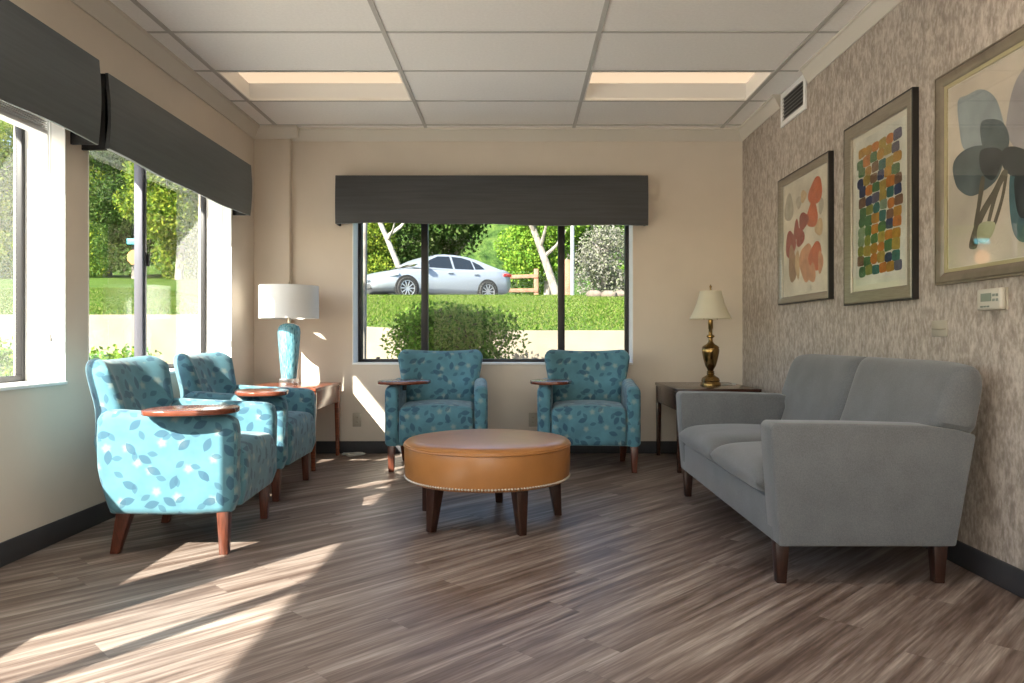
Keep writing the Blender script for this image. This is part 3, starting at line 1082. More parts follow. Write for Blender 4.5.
for r, z in ((.157, .511), (.080, .721)):
    bm = BM()
    tube(bm, [(r * math.cos(2 * PI * k / 48), r * math.sin(2 * PI * k / 48), z) for k in range(48)], .003, 6, closed=True)
    obj('shade_trim', bm, M['shade_cream'], sh)
bm = BM(); tube(bm, [(-.05, 0, .505), (-.06, 0, .60), (-.03, 0, .715), (0, 0, .73), (.03, 0, .715), (.06, 0, .60), (.05, 0, .505)], .003, 6); lathe(bm, [(0, .728), (.008, .73), (.005, .745), (.010, .755), (0, .775)], 16)
obj('harp', bm, M['brass'], root)
bm = BM(); tube(bm, [(.07, .02, .006), (.12, .05, .005), (.17, .06, .005), (.20, .03, .005), (.22, .10, .005), (.225, .20, .005)], .004, 6)
obj('power_cord', bm, M['cord'], root)

# white cable coiled on the floor
bm = BM()
pts = []
rnd = random.Random(3)
for k in range(60):
    s = k / 59
    a = s * 5 * PI
    pts.append((.075 * math.cos(a) * (1 + .3 * math.sin(3 * a)) + .02 * s, .05 * math.sin(a) + .02 * math.sin(2.1 * a), .008 + .006 * (1 + math.sin(a * 1.7))))
tube(bm, pts, .005, 6)
tag(obj('power_cord', bm, M['cord'], loc=(-1.36, 6.00, 0)), 'white power cord lying tangled on the floor below the mahogany table', 'cord')

# ------------------------------------------------------------------ wall plates and thermostat, vent
def outlet(x, label):
    root = thing('wall_outlet', (x, YB, .28), label, 'outlet', 'cream wall outlets')
    bm = BM(); box(bm, -.036, .036, -.006, 0, -.058, .058, .003); obj('cover_plate', bm, M['plastic'], root)
    for z in (-.02, .02):
        bm = BM()
        prism(bm, [(.016 * math.cos(q), z + .014 * math.sin(q)) for q in [2 * PI * k / 16 for k in range(16)]], 1, -.008, -.005)
        so = obj('socket', bm, M['plastic'], root)
        for dx in (-.006, .006):
            bm = BM(); box(bm, dx - .0012, dx + .0012, -.0086, -.0075, z - .004, z + .005); obj('slot', bm, M['plasticdark'], so)
outlet(-1.345, 'cream wall outlet between the corner table and the armchairs')
outlet(.125, 'cream wall outlet low on the back wall between the two back armchairs')

root = thing('wall_mounted_thermostat', (XR, 2.885, 1.115), 'white thermostat with a small display under the flower picture', 'thermostat')
bm = BM(); box(bm, -.006, 0, -.076, .076, -.044, .044, .002); obj('back_plate', bm, M['plastic'], root)
bm = BM(); box(bm, -.030, -.006, -.073, .073, -.042, .042, .008, 3); obj('housing', bm, simple('ivory_plastic', (.52, .49, .42), .4), root)
bm = BM(); box(bm, -.0315, -.029, -.02, .045, -.008, .024); obj('display', bm, M['lcd'], root)
for dy in (-.035, -.055):
    for z in (.015, -.004):
        bm = BM(); box(bm, -.033, -.029, dy - .006, dy + .006, z - .005, z + .005, .001); obj('button', bm, M['lcd'], root)
for k in range(3):
    bm = BM(); box(bm, -.033, -.029, -.008 + k * .02, .006 + k * .02, -.031, -.025, .001); obj('button', bm, M['lcd'], root)
root = thing('wall_plate', (XR, 3.265, 1.005), 'blank beige wall plate to the far side of and below the thermostat', 'wall plate')
bm = BM(); box(bm, -.005, 0, -.06, .06, -.036, .036, .002); obj('cover_plate', bm, M['plastic'], root)
bm = BM(); box(bm, -.008, -.004, -.055, .055, -.004, .0, .001); obj('plate_seam', bm, M['silverframe'], root)

root = thing('air_vent', (XR, 4.99, 2.56), 'white air vent grille high on the wallpapered wall', 'vent')
bm = BM()
for s in (-1, 1):
    box(bm, -.014, 0, s * .205 - .018, s * .205 + .018, -.11, .13, .003)
    box(bm, -.014, 0, -.19, .19, s * .10 + .01 - .018, s * .10 + .01 + .018, .003)
obj('frame', bm, M['white'], root)
bm = BM(); box(bm, -.002, 0, -.19, .19, -.09, .11); obj('duct_opening', bm, M['plasticdark'], root)
for k in range(7):
    bm = BM()
    z = -.065 + k * .025
    prism(bm, [(-.012, z - .004), (-.011, z - .006), (-.003, z + .007), (-.004, z + .009)], 1, -.188, .188)
    obj('louver', bm, M['steel'], root)

# ------------------------------------------------------------------ framed pictures on the right wall
def at(px, py, X=XR - .018):
    """pixel -> point on the plane of the pictures: (Y, z)"""
    Y = 735.0 * X / (px - 518.0)
    return Y, EYE + (338.0 - py) / 735.0 * Y
def frame_mesh(bm, y0, y1, z0, z1, prof, mi=0):
    """profile [(inset, out)] swept round the rectangle; out measured from wall towards -X"""
    t = bmesh.new()
    loops = []
    for ins, out in prof:
        loops.append([t.verts.new((-out, y, z)) for y, z in ((y0 + ins, z0 + ins), (y1 - ins, z0 + ins), (y1 - ins, z1 - ins), (y0 + ins, z1 - ins))])
    n = len(loops)
    for i in range(n):
        a, b = loops[i], loops[(i + 1) % n]
        for k in range(4):
            t.faces.new((a[k], a[(k + 1) % 4], b[(k + 1) % 4], b[k]))
    bmesh.ops.recalc_face_normals(t, faces=t.faces[:])
    merge(bm, t, mi)

def art_mat(name, col, sc=14):
    return simple(name, col, .85, noise=.22, scale=sc)

def picture(name, y0, y1, z0, z1, fw, fmat, edge, mat_w, label, paint, mats, lip=None):
    cy, cz = (y0 + y1) / 2, (z0 + z1) / 2
    root = thing(name, (XR, cy, cz), label, 'picture', 'framed prints on the wallpapered wall')
    hw, hh = (y1 - y0) / 2, (z1 - z0) / 2
    bm = BM(); frame_mesh(bm, -hw, hw, -hh, hh, [(.006, .002), (.006, .030), (.012, .034), (fw * .55, .030), (fw - .006, .022), (fw, .016), (fw, .002)])
    obj('frame', bm, fmat, root, angle=25)
    bm = BM(); frame_mesh(bm, -hw, hw, -hh, hh, [(0, .001), (0, .032), (.006, .033), (.0065, .001)])
    obj('frame_edge', bm, edge, root, angle=25)
    if lip:
        bm = BM(); frame_mesh(bm, -hw, hw, -hh, hh, [(fw - .001, .004), (fw - .001, .019), (fw + .014, .016), (fw + .014, .004)])
        obj('frame_lip', bm, lip, root, angle=25)
    bm = BM(); box(bm, -.010, -.002, -hw + fw - .002, hw - fw + .002, -hh + fw - .002, hh - fw + .002)
    obj('mat_board', bm, M['matboard'], root, smooth=False)
    bm = BM()
    paint(bm, cy, cz, hw - fw - mat_w, hh - fw - mat_w)
    obj('artwork', bm, mats, root, smooth=False)
    bm = BM(); box(bm, -.0165, -.015, -hw + fw - .002, hw - fw + .002, -hh + fw - .002, hh - fw + .002)
    obj('picture_glass', bm, M['picglass'], root, smooth=False)

LAY = [0]
def shape(bm, pts, mi):
    """flat painted shape with its own tiny thickness; pts (y,z) local"""
    LAY[0] += 1
    o = .0103 + .00003 * (LAY[0] % 60)
    t = bmesh.new()
    t.faces.new([t.verts.new((-o, y, z)) for y, z in pts])
    merge(bm, t, mi)
def petal(bm, c, rx, rz, ang, mi, e=2.0, jag=.0, seed=0):
    rnd = random.Random(seed)
    ph = rnd.uniform(0, 6)
    pts = []
    for k in range(28):
        a = 2 * PI * k / 28
        q, s = math.cos(a), math.sin(a)
        x = rx * math.copysign(abs(q) ** (2 / e), q); z = rz * math.copysign(abs(s) ** (2 / e), s)
        f = 1 + jag * math.sin(3 * a + ph)
        x *= f; z *= f
        pts.append((c[0] + x * math.cos(ang) - z * math.sin(ang), c[1] + x * math.sin(ang) + z * math.cos(ang)))
    shape(bm, pts, mi)

def rect(bm, hw, hh, mi, o=.0101):
    t = bmesh.new()
    t.faces.new([t.verts.new((-o, y, z)) for y, z in ((-hw, -hh), (hw, -hh), (hw, hh), (-hw, hh))])
    merge(bm, t, mi)

# picture 1: loose red and orange petals
A1 = [art_mat('paper_cream', (.66, .62, .50), 5), art_mat('wash_grey', (.40, .37, .29)), art_mat('wash_tan', (.52, .37, .20)), art_mat('wash_orange', (.50, .11, .035)),
      art_mat('wash_red', (.27, .03, .024)), art_mat('wash_peach', (.52, .25, .13)), art_mat('wash_brown', (.30, .17, .09))]
def paint1(bm, cy, cz, hw, hh):
    rect(bm, hw, hh, 0)
    S = 4.018
    items = [(112, 275, 15, 48, 0, 1), (152, 250, 10, 22, 0, 1), (170, 226, 10, 22, 0, 2), (240, 262, 9, 30, 0, 1), (232, 350, 14, 30, 0, 2),
             (218, 206, 24, 46, -8, 3), (205, 302, 19, 46, 0, 3), (170, 325, 16, 30, 0, 4), (142, 362, 9, 36, 5, 4), (157, 392, 14, 32, -8, 4), (118, 420, 17, 46, 0, 4),
             (126, 502, 13, 66, -10, 6), (146, 500, 8, 50, -6, 2), (180, 490, 22, 66, 4, 5), (218, 468, 23, 50, 0, 3), (238, 490, 9, 40, 0, 5), (205, 535, 12, 34, 4, 5)]
    for (px, py, rx, ry, an, mi) in items:
        Y, z = at(760 + px / S, 140 + py / S)
        Y1, _ = at(760 + (px + rx) / S, 140)
        sc = Y / 735.0
        petal(bm, (Y - cy, z - cz), abs(Y - Y1) * 1.2, ry / S * sc * 1.15, R(an), mi, 1.9, .11, px)
picture('framed_picture', 4.36, 5.215, 1.195, 2.075, .052, M['silverframe'], M['blackframe'], .008,
        'framed print of red and orange petals, farthest along the wallpapered wall', paint1, A1)

# picture 2: mosaic of rounded watercolour blocks
pal = [(.06, .15, .055), (.03, .13, .11), (.022, .035, .10), (.38, .20, .025), (.44, .155, .025), (.16, .085, .045), (.20, .22, .04), (.10, .095, .14), (.20, .27, .17), (.34, .25, .05)]
A2 = [art_mat('paper_ivory', (.62, .62, .53), 5)] + [art_mat('block_wash', c, 25) for c in pal]
def paint2(bm, cy, cz, hw, hh):
    rect(bm, hw, hh, 0)
    rnd = random.Random(12)
    bands = [[4, 4, 5, 10, 5, 8], [1, 5, 1, 4, 10, 8], [1, 4, 6, 2, 10, 4], [3, 10, 6, 3, 4, 1], [3, 5, 1, 10, 5, 6], [6, 3, 8, 10, 2, 3], [1, 7, 2, 9, 5, 6], [1, 1, 4, 2, 6, 4],
             [9, 1, 5, 1, 3, 5], [9, 7, 1, 10, 5, 4], [7, 10, 4, 5, 1, 10], [6, 1, 5, 10, 3, 2], [1, 7, 2, 5, 4, 8]]
    n = len(bands)
    w, h = hw * .86, hh * .88
    for r, b in enumerate(bands):
        m = len(b)
        shift = rnd.uniform(-.02, .02)
        for c in range(m):
            # y decreases from far side to near side
            yy = w - (c + .5) / m * 2 * w + shift
            zz = h - (r + .5) / n * 2 * h + rnd.uniform(-.006, .006)
            petal(bm, (yy, zz), w / m * rnd.uniform(.95, 1.16), h / n * rnd.uniform(.90, 1.12), R(rnd.uniform(-4, 4)), b[c], rnd.choice([2.6, 4.5, 5.0]), .02, r * 7 + c)
picture('framed_picture', 3.435, 4.160, 1.145, 2.137, .072, M['silverframe'], M['blackframe'], .030,
        'framed print of green, ochre and navy blocks, in the middle of three', paint2, A2)

# picture 3: large grey-blue flower
A3 = [art_mat('paper_warm', (.52, .46, .37), 3), art_mat('petal_mist', (.27, .31, .31), 6), art_mat('petal_slate', (.09, .115, .115), 8), art_mat('petal_ink', (.028, .036, .038), 8),
      art_mat('petal_mauve', (.30, .28, .28), 6), art_mat('stem_brown', (.11, .095, .065), 14), art_mat('petal_teal', (.06, .12, .13), 8), art_mat('wash_olive', (.35, .36, .22), 6)]
def paint3(bm, cy, cz, hw, hh):
    rect(bm, hw, hh, 0)
    S = 2.53
    def P(px, py):
        Y, z = at(920 + px / S, 20 + py / S)
        return (Y - cy, z - cz)
    def poly(pts, mi):
        q = [P(*p) for p in pts]
        # rounded outline through the points
        out = []
        m = len(q)
        for i in range(m):
            p0, p1, p2, p3 = q[i - 1], q[i], q[(i + 1) % m], q[(i + 2) % m]
            for k in range(5):
                s = k / 5
                out.append(tuple(.5 * ((2 * p1[j]) + (-p0[j] + p2[j]) * s + (2 * p0[j] - 5 * p1[j] + 4 * p2[j] - p3[j]) * s * s + (-p0[j] + 3 * p1[j] - 3 * p2[j] + p3[j]) * s ** 3) for j in (0, 1)))
        lim = lambda p: (max(-hw + .002, min(hw - .002, p[0])), max(-hh + .002, min(hh - .002, p[1])))
        shape(bm, [lim(p) for p in out], mi)
    poly([(215, 250), (240, 150), (300, 90), (360, 140), (350, 260), (260, 330), (220, 300)], 4)
    poly([(92, 205), (115, 190), (150, 175), (185, 195), (205, 250), (215, 310), (170, 330), (110, 330), (95, 270)], 1)
    poly([(150, 260), (200, 255), (222, 300), (205, 345), (160, 335)], 2)
    poly([(80, 365), (100, 335), (140, 318), (190, 325), (205, 360), (185, 410), (130, 445), (95, 430), (82, 400)], 2)
    poly([(150, 330), (195, 325), (205, 355), (180, 405), (150, 380)], 3)
    poly([(225, 385), (250, 380), (320, 400), (330, 500), (270, 560), (235, 545), (222, 470)], 6)
    poly([(240, 390), (290, 400), (300, 480), (250, 500), (235, 440)], 3)
    poly([(205, 330), (235, 320), (275, 340), (270, 385), (230, 395), (205, 370)], 3)
    for pts in ([(206, 380), (180, 430), (150, 480), (130, 530), (120, 575), (140, 575), (146, 530), (165, 485), (190, 440), (214, 392)],
                [(205, 385), (180, 450), (165, 515), (172, 517), (190, 450), (212, 390)], [(212, 385), (200, 450), (180, 517), (188, 517), (208, 450), (218, 388)],
                [(150, 400), (140, 470), (132, 520), (140, 522), (150, 470), (160, 405)]):
        poly(pts, 5)
    poly([(148, 515), (185, 512), (178, 545), (155, 565), (140, 550)], 7)
picture('framed_picture', 2.345, 3.252, 1.195, 2.107, .052, M['goldframe'], M['goldframe'], .018,
        'framed print of a large grey-blue flower, nearest the camera above the thermostat', paint3, A3, M['goldlip'])

# ------------------------------------------------------------------ exterior
def sstep(a, b, x):
    q = max(0.0, min(1.0, (x - a) / (b - a)))
    return q * q * (3 - 2 * q)
def lawn_z(x, y):
    if y < 9.55:
        return -.08
    base = 1.03 + .104 * (y - 9.55)
    base += .20 * sstep(-1.4, -3.2, x) * sstep(16, 9.5, y)
    cap = 2.12 - .10 * sstep(20.2, 21.0, y)
    k = sstep(-9.0, -13.0, x)
    far = min(base, cap) if y > 15 else base
    z = far * (1 - k) + base * k
    z += .04 * math.sin(x * .9) * sstep(10, 13, y) * sstep(20, 17, y)
    return z
bm = BM()
xs = [-60 + 1.0 * i for i in range(96)]
ys = [9.55 + .45 * j for j in range(34)] + [25 + 2 * j for j in range(24)]
G = {}
for i, x in enumerate(xs):
    for j, y in enumerate(ys):
        G[i, j] = bm.verts.new((x, y, lawn_z(x, y + 1e-3)))
for i in range(len(xs) - 1):
    for j in range(len(ys) - 1):
        bm.faces.new((G[i, j], G[i + 1, j], G[i + 1, j + 1], G[i, j + 1]))
struct('lawn', bm, M['grass'])
bm = BM(); box(bm, -60, 36, -12, 9.56, -.2, -.08)
struct('patio', bm, simple('patio_bounce_concrete', (.66, .62, .54), .9, noise=.08, scale=3), smooth=False)  # coloured paler than the garden wall to bounce sun onto the ceiling
bm = BM()
RD = [(-9.5, 20.9), (35, 20.9), (35, 25.0), (-9.5, 25.0)]
t = bmesh.new()
lo = [t.verts.new((x, y, 2.00)) for x, y in RD]; hi = [t.verts.new((x, y, 2.085)) for x, y in RD]
t.faces.new(lo[::-1]); t.faces.new(hi)
for k in range(4):
    t.faces.new((lo[k], lo[(k + 1) % 4], hi[(k + 1) % 4], hi[k]))
merge(bm, t)
struct('road', bm, M['asphalt'], smooth=False)
# retaining wall, top follows the lawn edge
bm = BM()
t = bmesh.new()
prev = None
for i in range(97):
    x = -60 + i
    zt = lawn_z(x, 9.56) + .03
    cur = [t.verts.new((x, 9.36, -.1)), t.verts.new((x, 9.36, zt)), t.verts.new((x, 9.57, zt)), t.verts.new((x, 9.57, -.1))]
    if prev:
        for k in range(4):
            t.faces.new((prev[k], prev[(k + 1) % 4], cur[(k + 1) % 4], cur[k]))
    else:
        t.faces.new(cur)
    prev = cur
t.faces.new(prev[::-1])
merge(bm, t)
struct('wall_garden', bm, M['concrete'], smooth=False)

# grass blades standing on the slope
rs = np.random.RandomState(77)
ng = 150000
gx_ = np.concatenate([rs.uniform(-4.5, 4.2, ng // 2), rs.uniform(-17, -4.5, ng // 2)])
gy_ = np.concatenate([9.7 + 10.6 * rs.uniform(0, 1, ng // 2) ** .8, 9.7 + 16 * rs.uniform(0, 1, ng // 2) ** .8])
gz_ = np.array([lawn_z(float(a), float(b)) for a, b in zip(gx_, gy_)])
ang = rs.uniform(0, PI, ng); hb = rs.uniform(.018, .045, ng); wb = .014
gv = np.empty((ng, 3, 3))
gv[:, 0] = np.stack([gx_ - wb * np.cos(ang), gy_ - wb * np.sin(ang), gz_ - .01], 1)
gv[:, 1] = np.stack([gx_ + wb * np.cos(ang), gy_ + wb * np.sin(ang), gz_ - .01], 1)
gv[:, 2] = np.stack([gx_ + rs.normal(0, .03, ng), gy_ + rs.normal(0, .03, ng), gz_ + hb], 1)
me = bpy.data.meshes.new('grass')
me.vertices.add(ng * 3); me.vertices.foreach_set('co', gv.reshape(-1))
me.loops.add(ng * 3); me.loops.foreach_set('vertex_index', np.arange(ng * 3))
me.polygons.add(ng); me.polygons.foreach_set('loop_start', np.arange(ng) * 3)
me.update(calc_edges=True)
me.materials.append(leaf_mat('grass_blade', [(.04, .09, .012), (.075, .14, .018), (.12, .17, .03), (.20, .20, .08)], .3))
go = bpy.data.objects.new('grass', me); link(go)
tag(go, 'short green grass growing on the slope behind the garden wall', 'grass', kind='stuff')

# wooded hillside closing the view
bm = BM()
rs_ = random.Random(31)
HG = {}
hx = [-75 + 2.0 * i for i in range(66)]; hy = [52 + 1.6 * j for j in range(16)]
for i, x in enumerate(hx):
    for j, y in enumerate(hy):
        z = 4 + 14 * sstep(52, 70, y) + 1.0 * math.sin(x * .21) * sstep(54, 66, y) + rs_.uniform(-.5, .5)
        if j == 0: z = lawn_z(x, y) - .6
        HG[i, j] = bm.verts.new((x + rs_.uniform(-.5, .5), y + rs_.uniform(-.4, .4), z))
for i in range(len(hx) - 1):
    for j in range(len(hy) - 1):
        bm.faces.new((HG[i, j], HG[i + 1, j], HG[i + 1, j + 1], HG[i, j + 1]))
def hill_mat():
    k = NT('wooded_hill')
    tc = k.n('ShaderNodeTexCoord')
    n1 = k.n('ShaderNodeTexNoise', i_Scale=.9, i_Detail=6.0, i_Roughness=.7)
    k.l(tc.outputs['Object'], n1.inputs['Vector'])
    k.l(k.ramp(n1.outputs[0], [(.35, (.018, .04, .012)), (.5, (.045, .085, .022)), (.62, (.08, .13, .03)), (.72, (.13, .16, .05))]), k.b.inputs['Base Color'])
    k.b.inputs['Roughness'].default_value = .95
    k.b.inputs['Specular IOR Level'].default_value = 0
    k.bump(n1.outputs[0], 1.0, .8)
    return k.m
struct('hill', bm, hill_mat())

# foliage: many leaf blades in one mesh
def leaves(name, blobs, n, size, mat, parent, seed, stem=None, shell=.45):
    rs = np.random.RandomState(seed)
    vol = np.array([b[3] * b[4] * b[5] for b in blobs]) ** .67
    idx = rs.choice(len(blobs), n, p=vol / vol.sum())
    B = np.array(blobs)[idx]
    d = rs.normal(size=(n, 3)); d /= np.linalg.norm(d, axis=1)[:, None]
    r = rs.uniform(shell, 1.04, n) ** .7
    c = B[:, :3] + d * B[:, 3:6] * r[:, None]
    a = rs.normal(size=(n, 3)); a += d * .3; a /= np.linalg.norm(a, axis=1)[:, None]
    q = rs.normal(size=(n, 3))
    b = np.cross(a, q); b /= np.linalg.norm(b, axis=1)[:, None]
    L_ = size * rs.uniform(.6, 1.3, n)[:, None]
    W_ = L_ * .55
    nrm = np.cross(a, b)
    v = np.empty((n, 4, 3))
    v[:, 0] = c - a * L_; v[:, 1] = c + b * W_ + nrm * L_ * .15; v[:, 2] = c + a * L_; v[:, 3] = c - b * W_ + nrm * L_ * .15
    me = bpy.data.meshes.new(name)
    me.vertices.add(n * 4); me.vertices.foreach_set('co', v.reshape(-1))
    me.loops.add(n * 4); me.loops.foreach_set('vertex_index', np.arange(n * 4))
    me.polygons.add(n); me.polygons.foreach_set('loop_start', np.arange(n) * 4)
    try: me.polygons.foreach_set('loop_total', np.full(n, 4))
    except Exception: pass
    me.update(calc_edges=True)
    me.materials.append(mat)
    o = bpy.data.objects.new(name, me)
    link(o, parent)
    return o

def trunk_mesh(h, r, lean=(0, 0), branches=5, seed=0, spread=.5):
    rnd = random.Random(seed)
    bm = BM()
    pts = [(lean[0] * (k / 6) ** 1.2, lean[1] * k / 6, h * k / 6) for k in range(7)]
    tube(bm, pts, [r * (1 - .55 * k / 6) for k in range(7)], 10)
    for b in range(branches):
        s = rnd.uniform(.35, .95)
        p = Vector((lean[0] * s ** 1.2, lean[1] * s, h * s))
        a = rnd.uniform(0, 2 * PI)
        e = p + Vector((math.cos(a) * spread * h * .5, math.sin(a) * spread * h * .5, h * rnd.uniform(.15, .4)))
        mpt = (p + e) / 2 + Vector((0, 0, -h * .03))
        tube(bm, [p, mpt, e], [r * .45, r * .3, r * .12], 7)
    return bm

def crown_blobs(h, w, seed, n=9, low=.25):
    rnd = random.Random(seed)
    out = []
    for k in range(n):
        a = rnd.uniform(0, 2 * PI); q = rnd.uniform(.1, .62)
        z = h * rnd.uniform(low, .86)
        rr = w * rnd.uniform(.32, .52)
        out.append((math.cos(a) * w * q, math.sin(a) * w * q, z, rr, rr, rr * rnd.uniform(.7, .95)))
    out.append((0, 0, h * .6, w * .62, w * .62, h * .32))
    return out

protos = {}
def make_tree(kind, leafmat, h, w, n, size, seed, low, barkmat='bark'):
    root = thing('tree', (0, 0, 0), 'x', 'tree', 'trees beyond the lawn')
    leaves('crown', crown_blobs(h, w, seed, 11, low), n, size, M[leafmat], root, seed)
    obj('trunk', trunk_mesh(h * .7, .05 * w + .05, (.05 * h, 0), 6, seed), M[barkmat], root)
    protos[kind] = [root, False]
make_tree('dark', 'leaf_dark', 8.5, 3.4, 24000, .095, 11, .14)
make_tree('bright', 'leaf_bright', 7.0, 2.7, 17000, .09, 23, .22)
make_tree('yellow', 'leaf_yellow', 9.0, 3.3, 22000, .10, 37, .14)
make_tree('grey', 'leaf_grey', 3.6, 1.7, 9000, .055, 41, .15)
def put_tree(kind, x, y, sc, rz, label):
    p = protos[kind]
    o = p[0] if not p[1] else copy_tree(p[0])
    p[1] = True
    o.location = (x, y, lawn_z(x, y) - .1); o.rotation_euler = (0, 0, rz); o.scale = (sc, sc, sc)
    o['label'] = label
# behind the car, seen through the back window
put_tree('dark', -8.2, 33.5, 1.0, .2, 'dark leafy tree behind the hood of the silver car')
put_tree('dark', -3.4, 35.0, 1.1, 1.4, 'dark leafy tree rising directly behind the roof of the silver car')
put_tree('dark', 1.6, 34.0, 1.0, 2.9, 'dark leafy tree behind the trunk of the silver car')
put_tree('dark', 6.2, 34.5, 1.05, 4.0, 'dark leafy tree behind the grey shrub beyond the back window')
put_tree('bright', 1.1, 28.5, .82, .7, 'bright green tree leaning over the wooden rail fence')
put_tree('bright', 5.0, 26.5, .8, 2.2, 'bright green tree at the edge of the back window beyond the metal pole')
put_tree('yellow', -6.3, 31.0, .6, 1.0, 'small yellow-green tree between the dark trees behind the car')
put_tree('grey', 2.45, 21.3, .72, 0, 'bare grey shrub beside the metal pole beyond the lawn')
put_tree('grey', 4.6, 22.6, .8, 2.0, 'bare grey shrub behind the rocks at the lawn edge')
# seen through the left windows
put_tree('yellow', -17.3, 37.5, 1.05, .4, 'yellow-green tree behind the orange street sign, beyond the left window')
put_tree('dark', -20.8, 40.0, 1.0, 2.1, 'dark bluish-green tree beyond the left window, behind the street sign pole')
put_tree('yellow', -24.0, 43.0, 1.25, 3.0, 'tall yellow-green tree at the near side of the corner window view')
put_tree('bright', -14.2, 39.0, 1.15, 1.2, 'bright green tree beyond the left window, closest to the corner')
put_tree('yellow', -29.0, 40.0, 1.1, 5.0, 'yellow-green tree seen through the window at the picture edge')
put_tree('dark', -13.5, 44.0, 1.3, .5, 'large dark tree standing behind the bright green corner tree')
put_tree('dark', -28.0, 47.0, 1.35, 3.6, 'large dark tree behind the yellow-green trees on the hill')
put_tree('dark', -21.0, 49.0, 1.5, 1.6, 'tallest dark tree on the hill beyond the left window')
for p in protos.values():
    if not p[1]:
        bpy.data.objects.remove(p[0])

# slender trunks in front of the back window view
def lone_trunk(x, y, h, r, lean, br, mat, label, seed, spread=.4):
    o = obj('bare_tree', trunk_mesh(h, r, lean, br, seed, spread), M[mat], loc=(x, y, lawn_z(x, y) - .05))
    tag(o, label, 'tree')
lone_trunk(-1.70, 8.0, 4.4, .046, (.06, 0), 3, 'birch', 'slender pale tree trunk standing just outside the back window', 5, .2)
lone_trunk(-3.9, 27.2, 5.6, .13, (-2.3, 0), 6, 'birch', 'leaning pale branching trunk behind the car windscreen', 8)
lone_trunk(1.55, 27.2, 4.6, .18, (-1.6, .3), 4, 'bark', 'leaning grey tree trunk behind the wooden rail fence', 12)

# round bush outside the back window
root = thing('bush', (-.72, 8.45, -.08), 'large rounded bush outside the back window, half in sunlight', 'bush')
rnd = random.Random(6)
bl = []
for k in range(16):
    a = rnd.uniform(0, 2 * PI); q = rnd.uniform(.2, .6)
    bl.append((math.cos(a) * q * 1.0, math.sin(a) * q * .5, rnd.uniform(.85, 1.26), .32, .28, .25))
bl.append((0, 0, 1.0, .84, .5, .45)); bl.append((-.05, 0, .62, .74, .45, .5))
leaves('foliage', bl, 15000, .027, M['leaf_bush'], root, 4, shell=.3)
bm = BM()
for k in range(26):
    a = rnd.uniform(0, 2 * PI); q = rnd.uniform(.3, .8)
    e = (math.cos(a) * q * .8, math.sin(a) * q * .42, rnd.uniform(.8, 1.25))
    tube(bm, [(rnd.uniform(-.25, .25), rnd.uniform(-.1, .1), 0), (e[0] * .6, e[1] * .6, e[2] * .5), e], [.016, .011, .005], 6)
obj('branches', bm, M['bark'], root)
# hedges outside the left window
def hedge(x, y, w, h, label, seed, n=3500, mat='leaf_bright'):
    root = thing('hedge', (x, y, -.08), label, 'hedge', 'low hedges by the garden wall')
    rnd = random.Random(seed)
    bl = [(rnd.uniform(-w, w) * .6, rnd.uniform(-.2, .2), rnd.uniform(.4, h - .28), .36, .3, .28) for _ in range(12)]
    leaves('foliage', bl, n, .035, M[mat], root, seed, shell=.3)
    bm = BM()
    for k in range(8):
        xx = rnd.uniform(-w, w) * .6
        tube(bm, [(xx, 0, 0), (xx + .05, .03, .3), (xx + rnd.uniform(-.2, .2), rnd.uniform(-.1, .1), h * .75)], [.015, .012, .005], 6)
    obj('branches', bm, M['bark'], root)
hedge(-4.55, 8.2, .75, 1.0, 'low leafy hedge below the garden wall, behind the nearest armchair', 3)
hedge(-5.9, 8.0, .8, 1.15, 'low leafy hedge seen through the window at the picture edge', 9)

# wooden rail fence
root = thing('wooden_fence', (0, 0, 0), 'reddish wooden rail fence between the car and the leaning tree', 'fence')
FY = 25.5
fz = lawn_z(.5, FY)
for x in (-3.4, -1.4, .63):
    bm = BM(); box(bm, x - .08, x + .08, FY - .07, FY + .07, fz - .3, fz + 1.34, .015); obj('post', bm, M['fencewood'], root)
for z, dz in ((1.09, .10), (.60, .04)):
    bm = BM()
    prism(bm, [(-3.5, fz + z - dz - .07), (.70, fz + z - .07), (.70, fz + z + .06), (-3.5, fz + z - dz + .05)], 1, FY - .10, FY - .03, .012)
    obj('rail', bm, M['fencewood'], root)
bm = BM(); box(bm, 1.34 - .09, 1.34 + .09, 20.03, 20.17, 1.8, 3.10, .015)
tag(obj('fence_post', bm, M['fencewood']), 'single reddish wooden post standing apart from the rail fence', 'post')
bm = BM(); tube(bm, [(1.47, 19.9, lawn_z(1.47, 19.9) - .2), (1.47, 19.9, lawn_z(1.47, 19.9) + .9), (1.47, 19.9, lawn_z(1.47, 19.9) + 1.95)], .055, 12)
tag(obj('metal_pole', bm, M['steel']), 'upright grey metal pole beside the single wooden post', 'pole')
# rocks
rnd = random.Random(2)
for k in range(7):
    t = bmesh.new(); bmesh.ops.create_icosphere(t, subdivisions=2, radius=.2)
    for vv in t.verts:
        vv.co *= 1 + rnd.uniform(-.18, .18)
    x = 1.95 + k * .36; y = 18.9 + rnd.uniform(-.2, .2)
    bmesh.ops.scale(t, vec=(1.1, .8, .6), verts=t.verts[:])
    bm = BM(); merge(bm, t)
    o = obj('rock', bm, M['rock'], loc=(x, y, lawn_z(x, y) + .06), angle=60)
    tag(o, 'brown garden rock in the row at the lawn edge under the grey shrubs', 'rock', 'rocks edging the lawn')

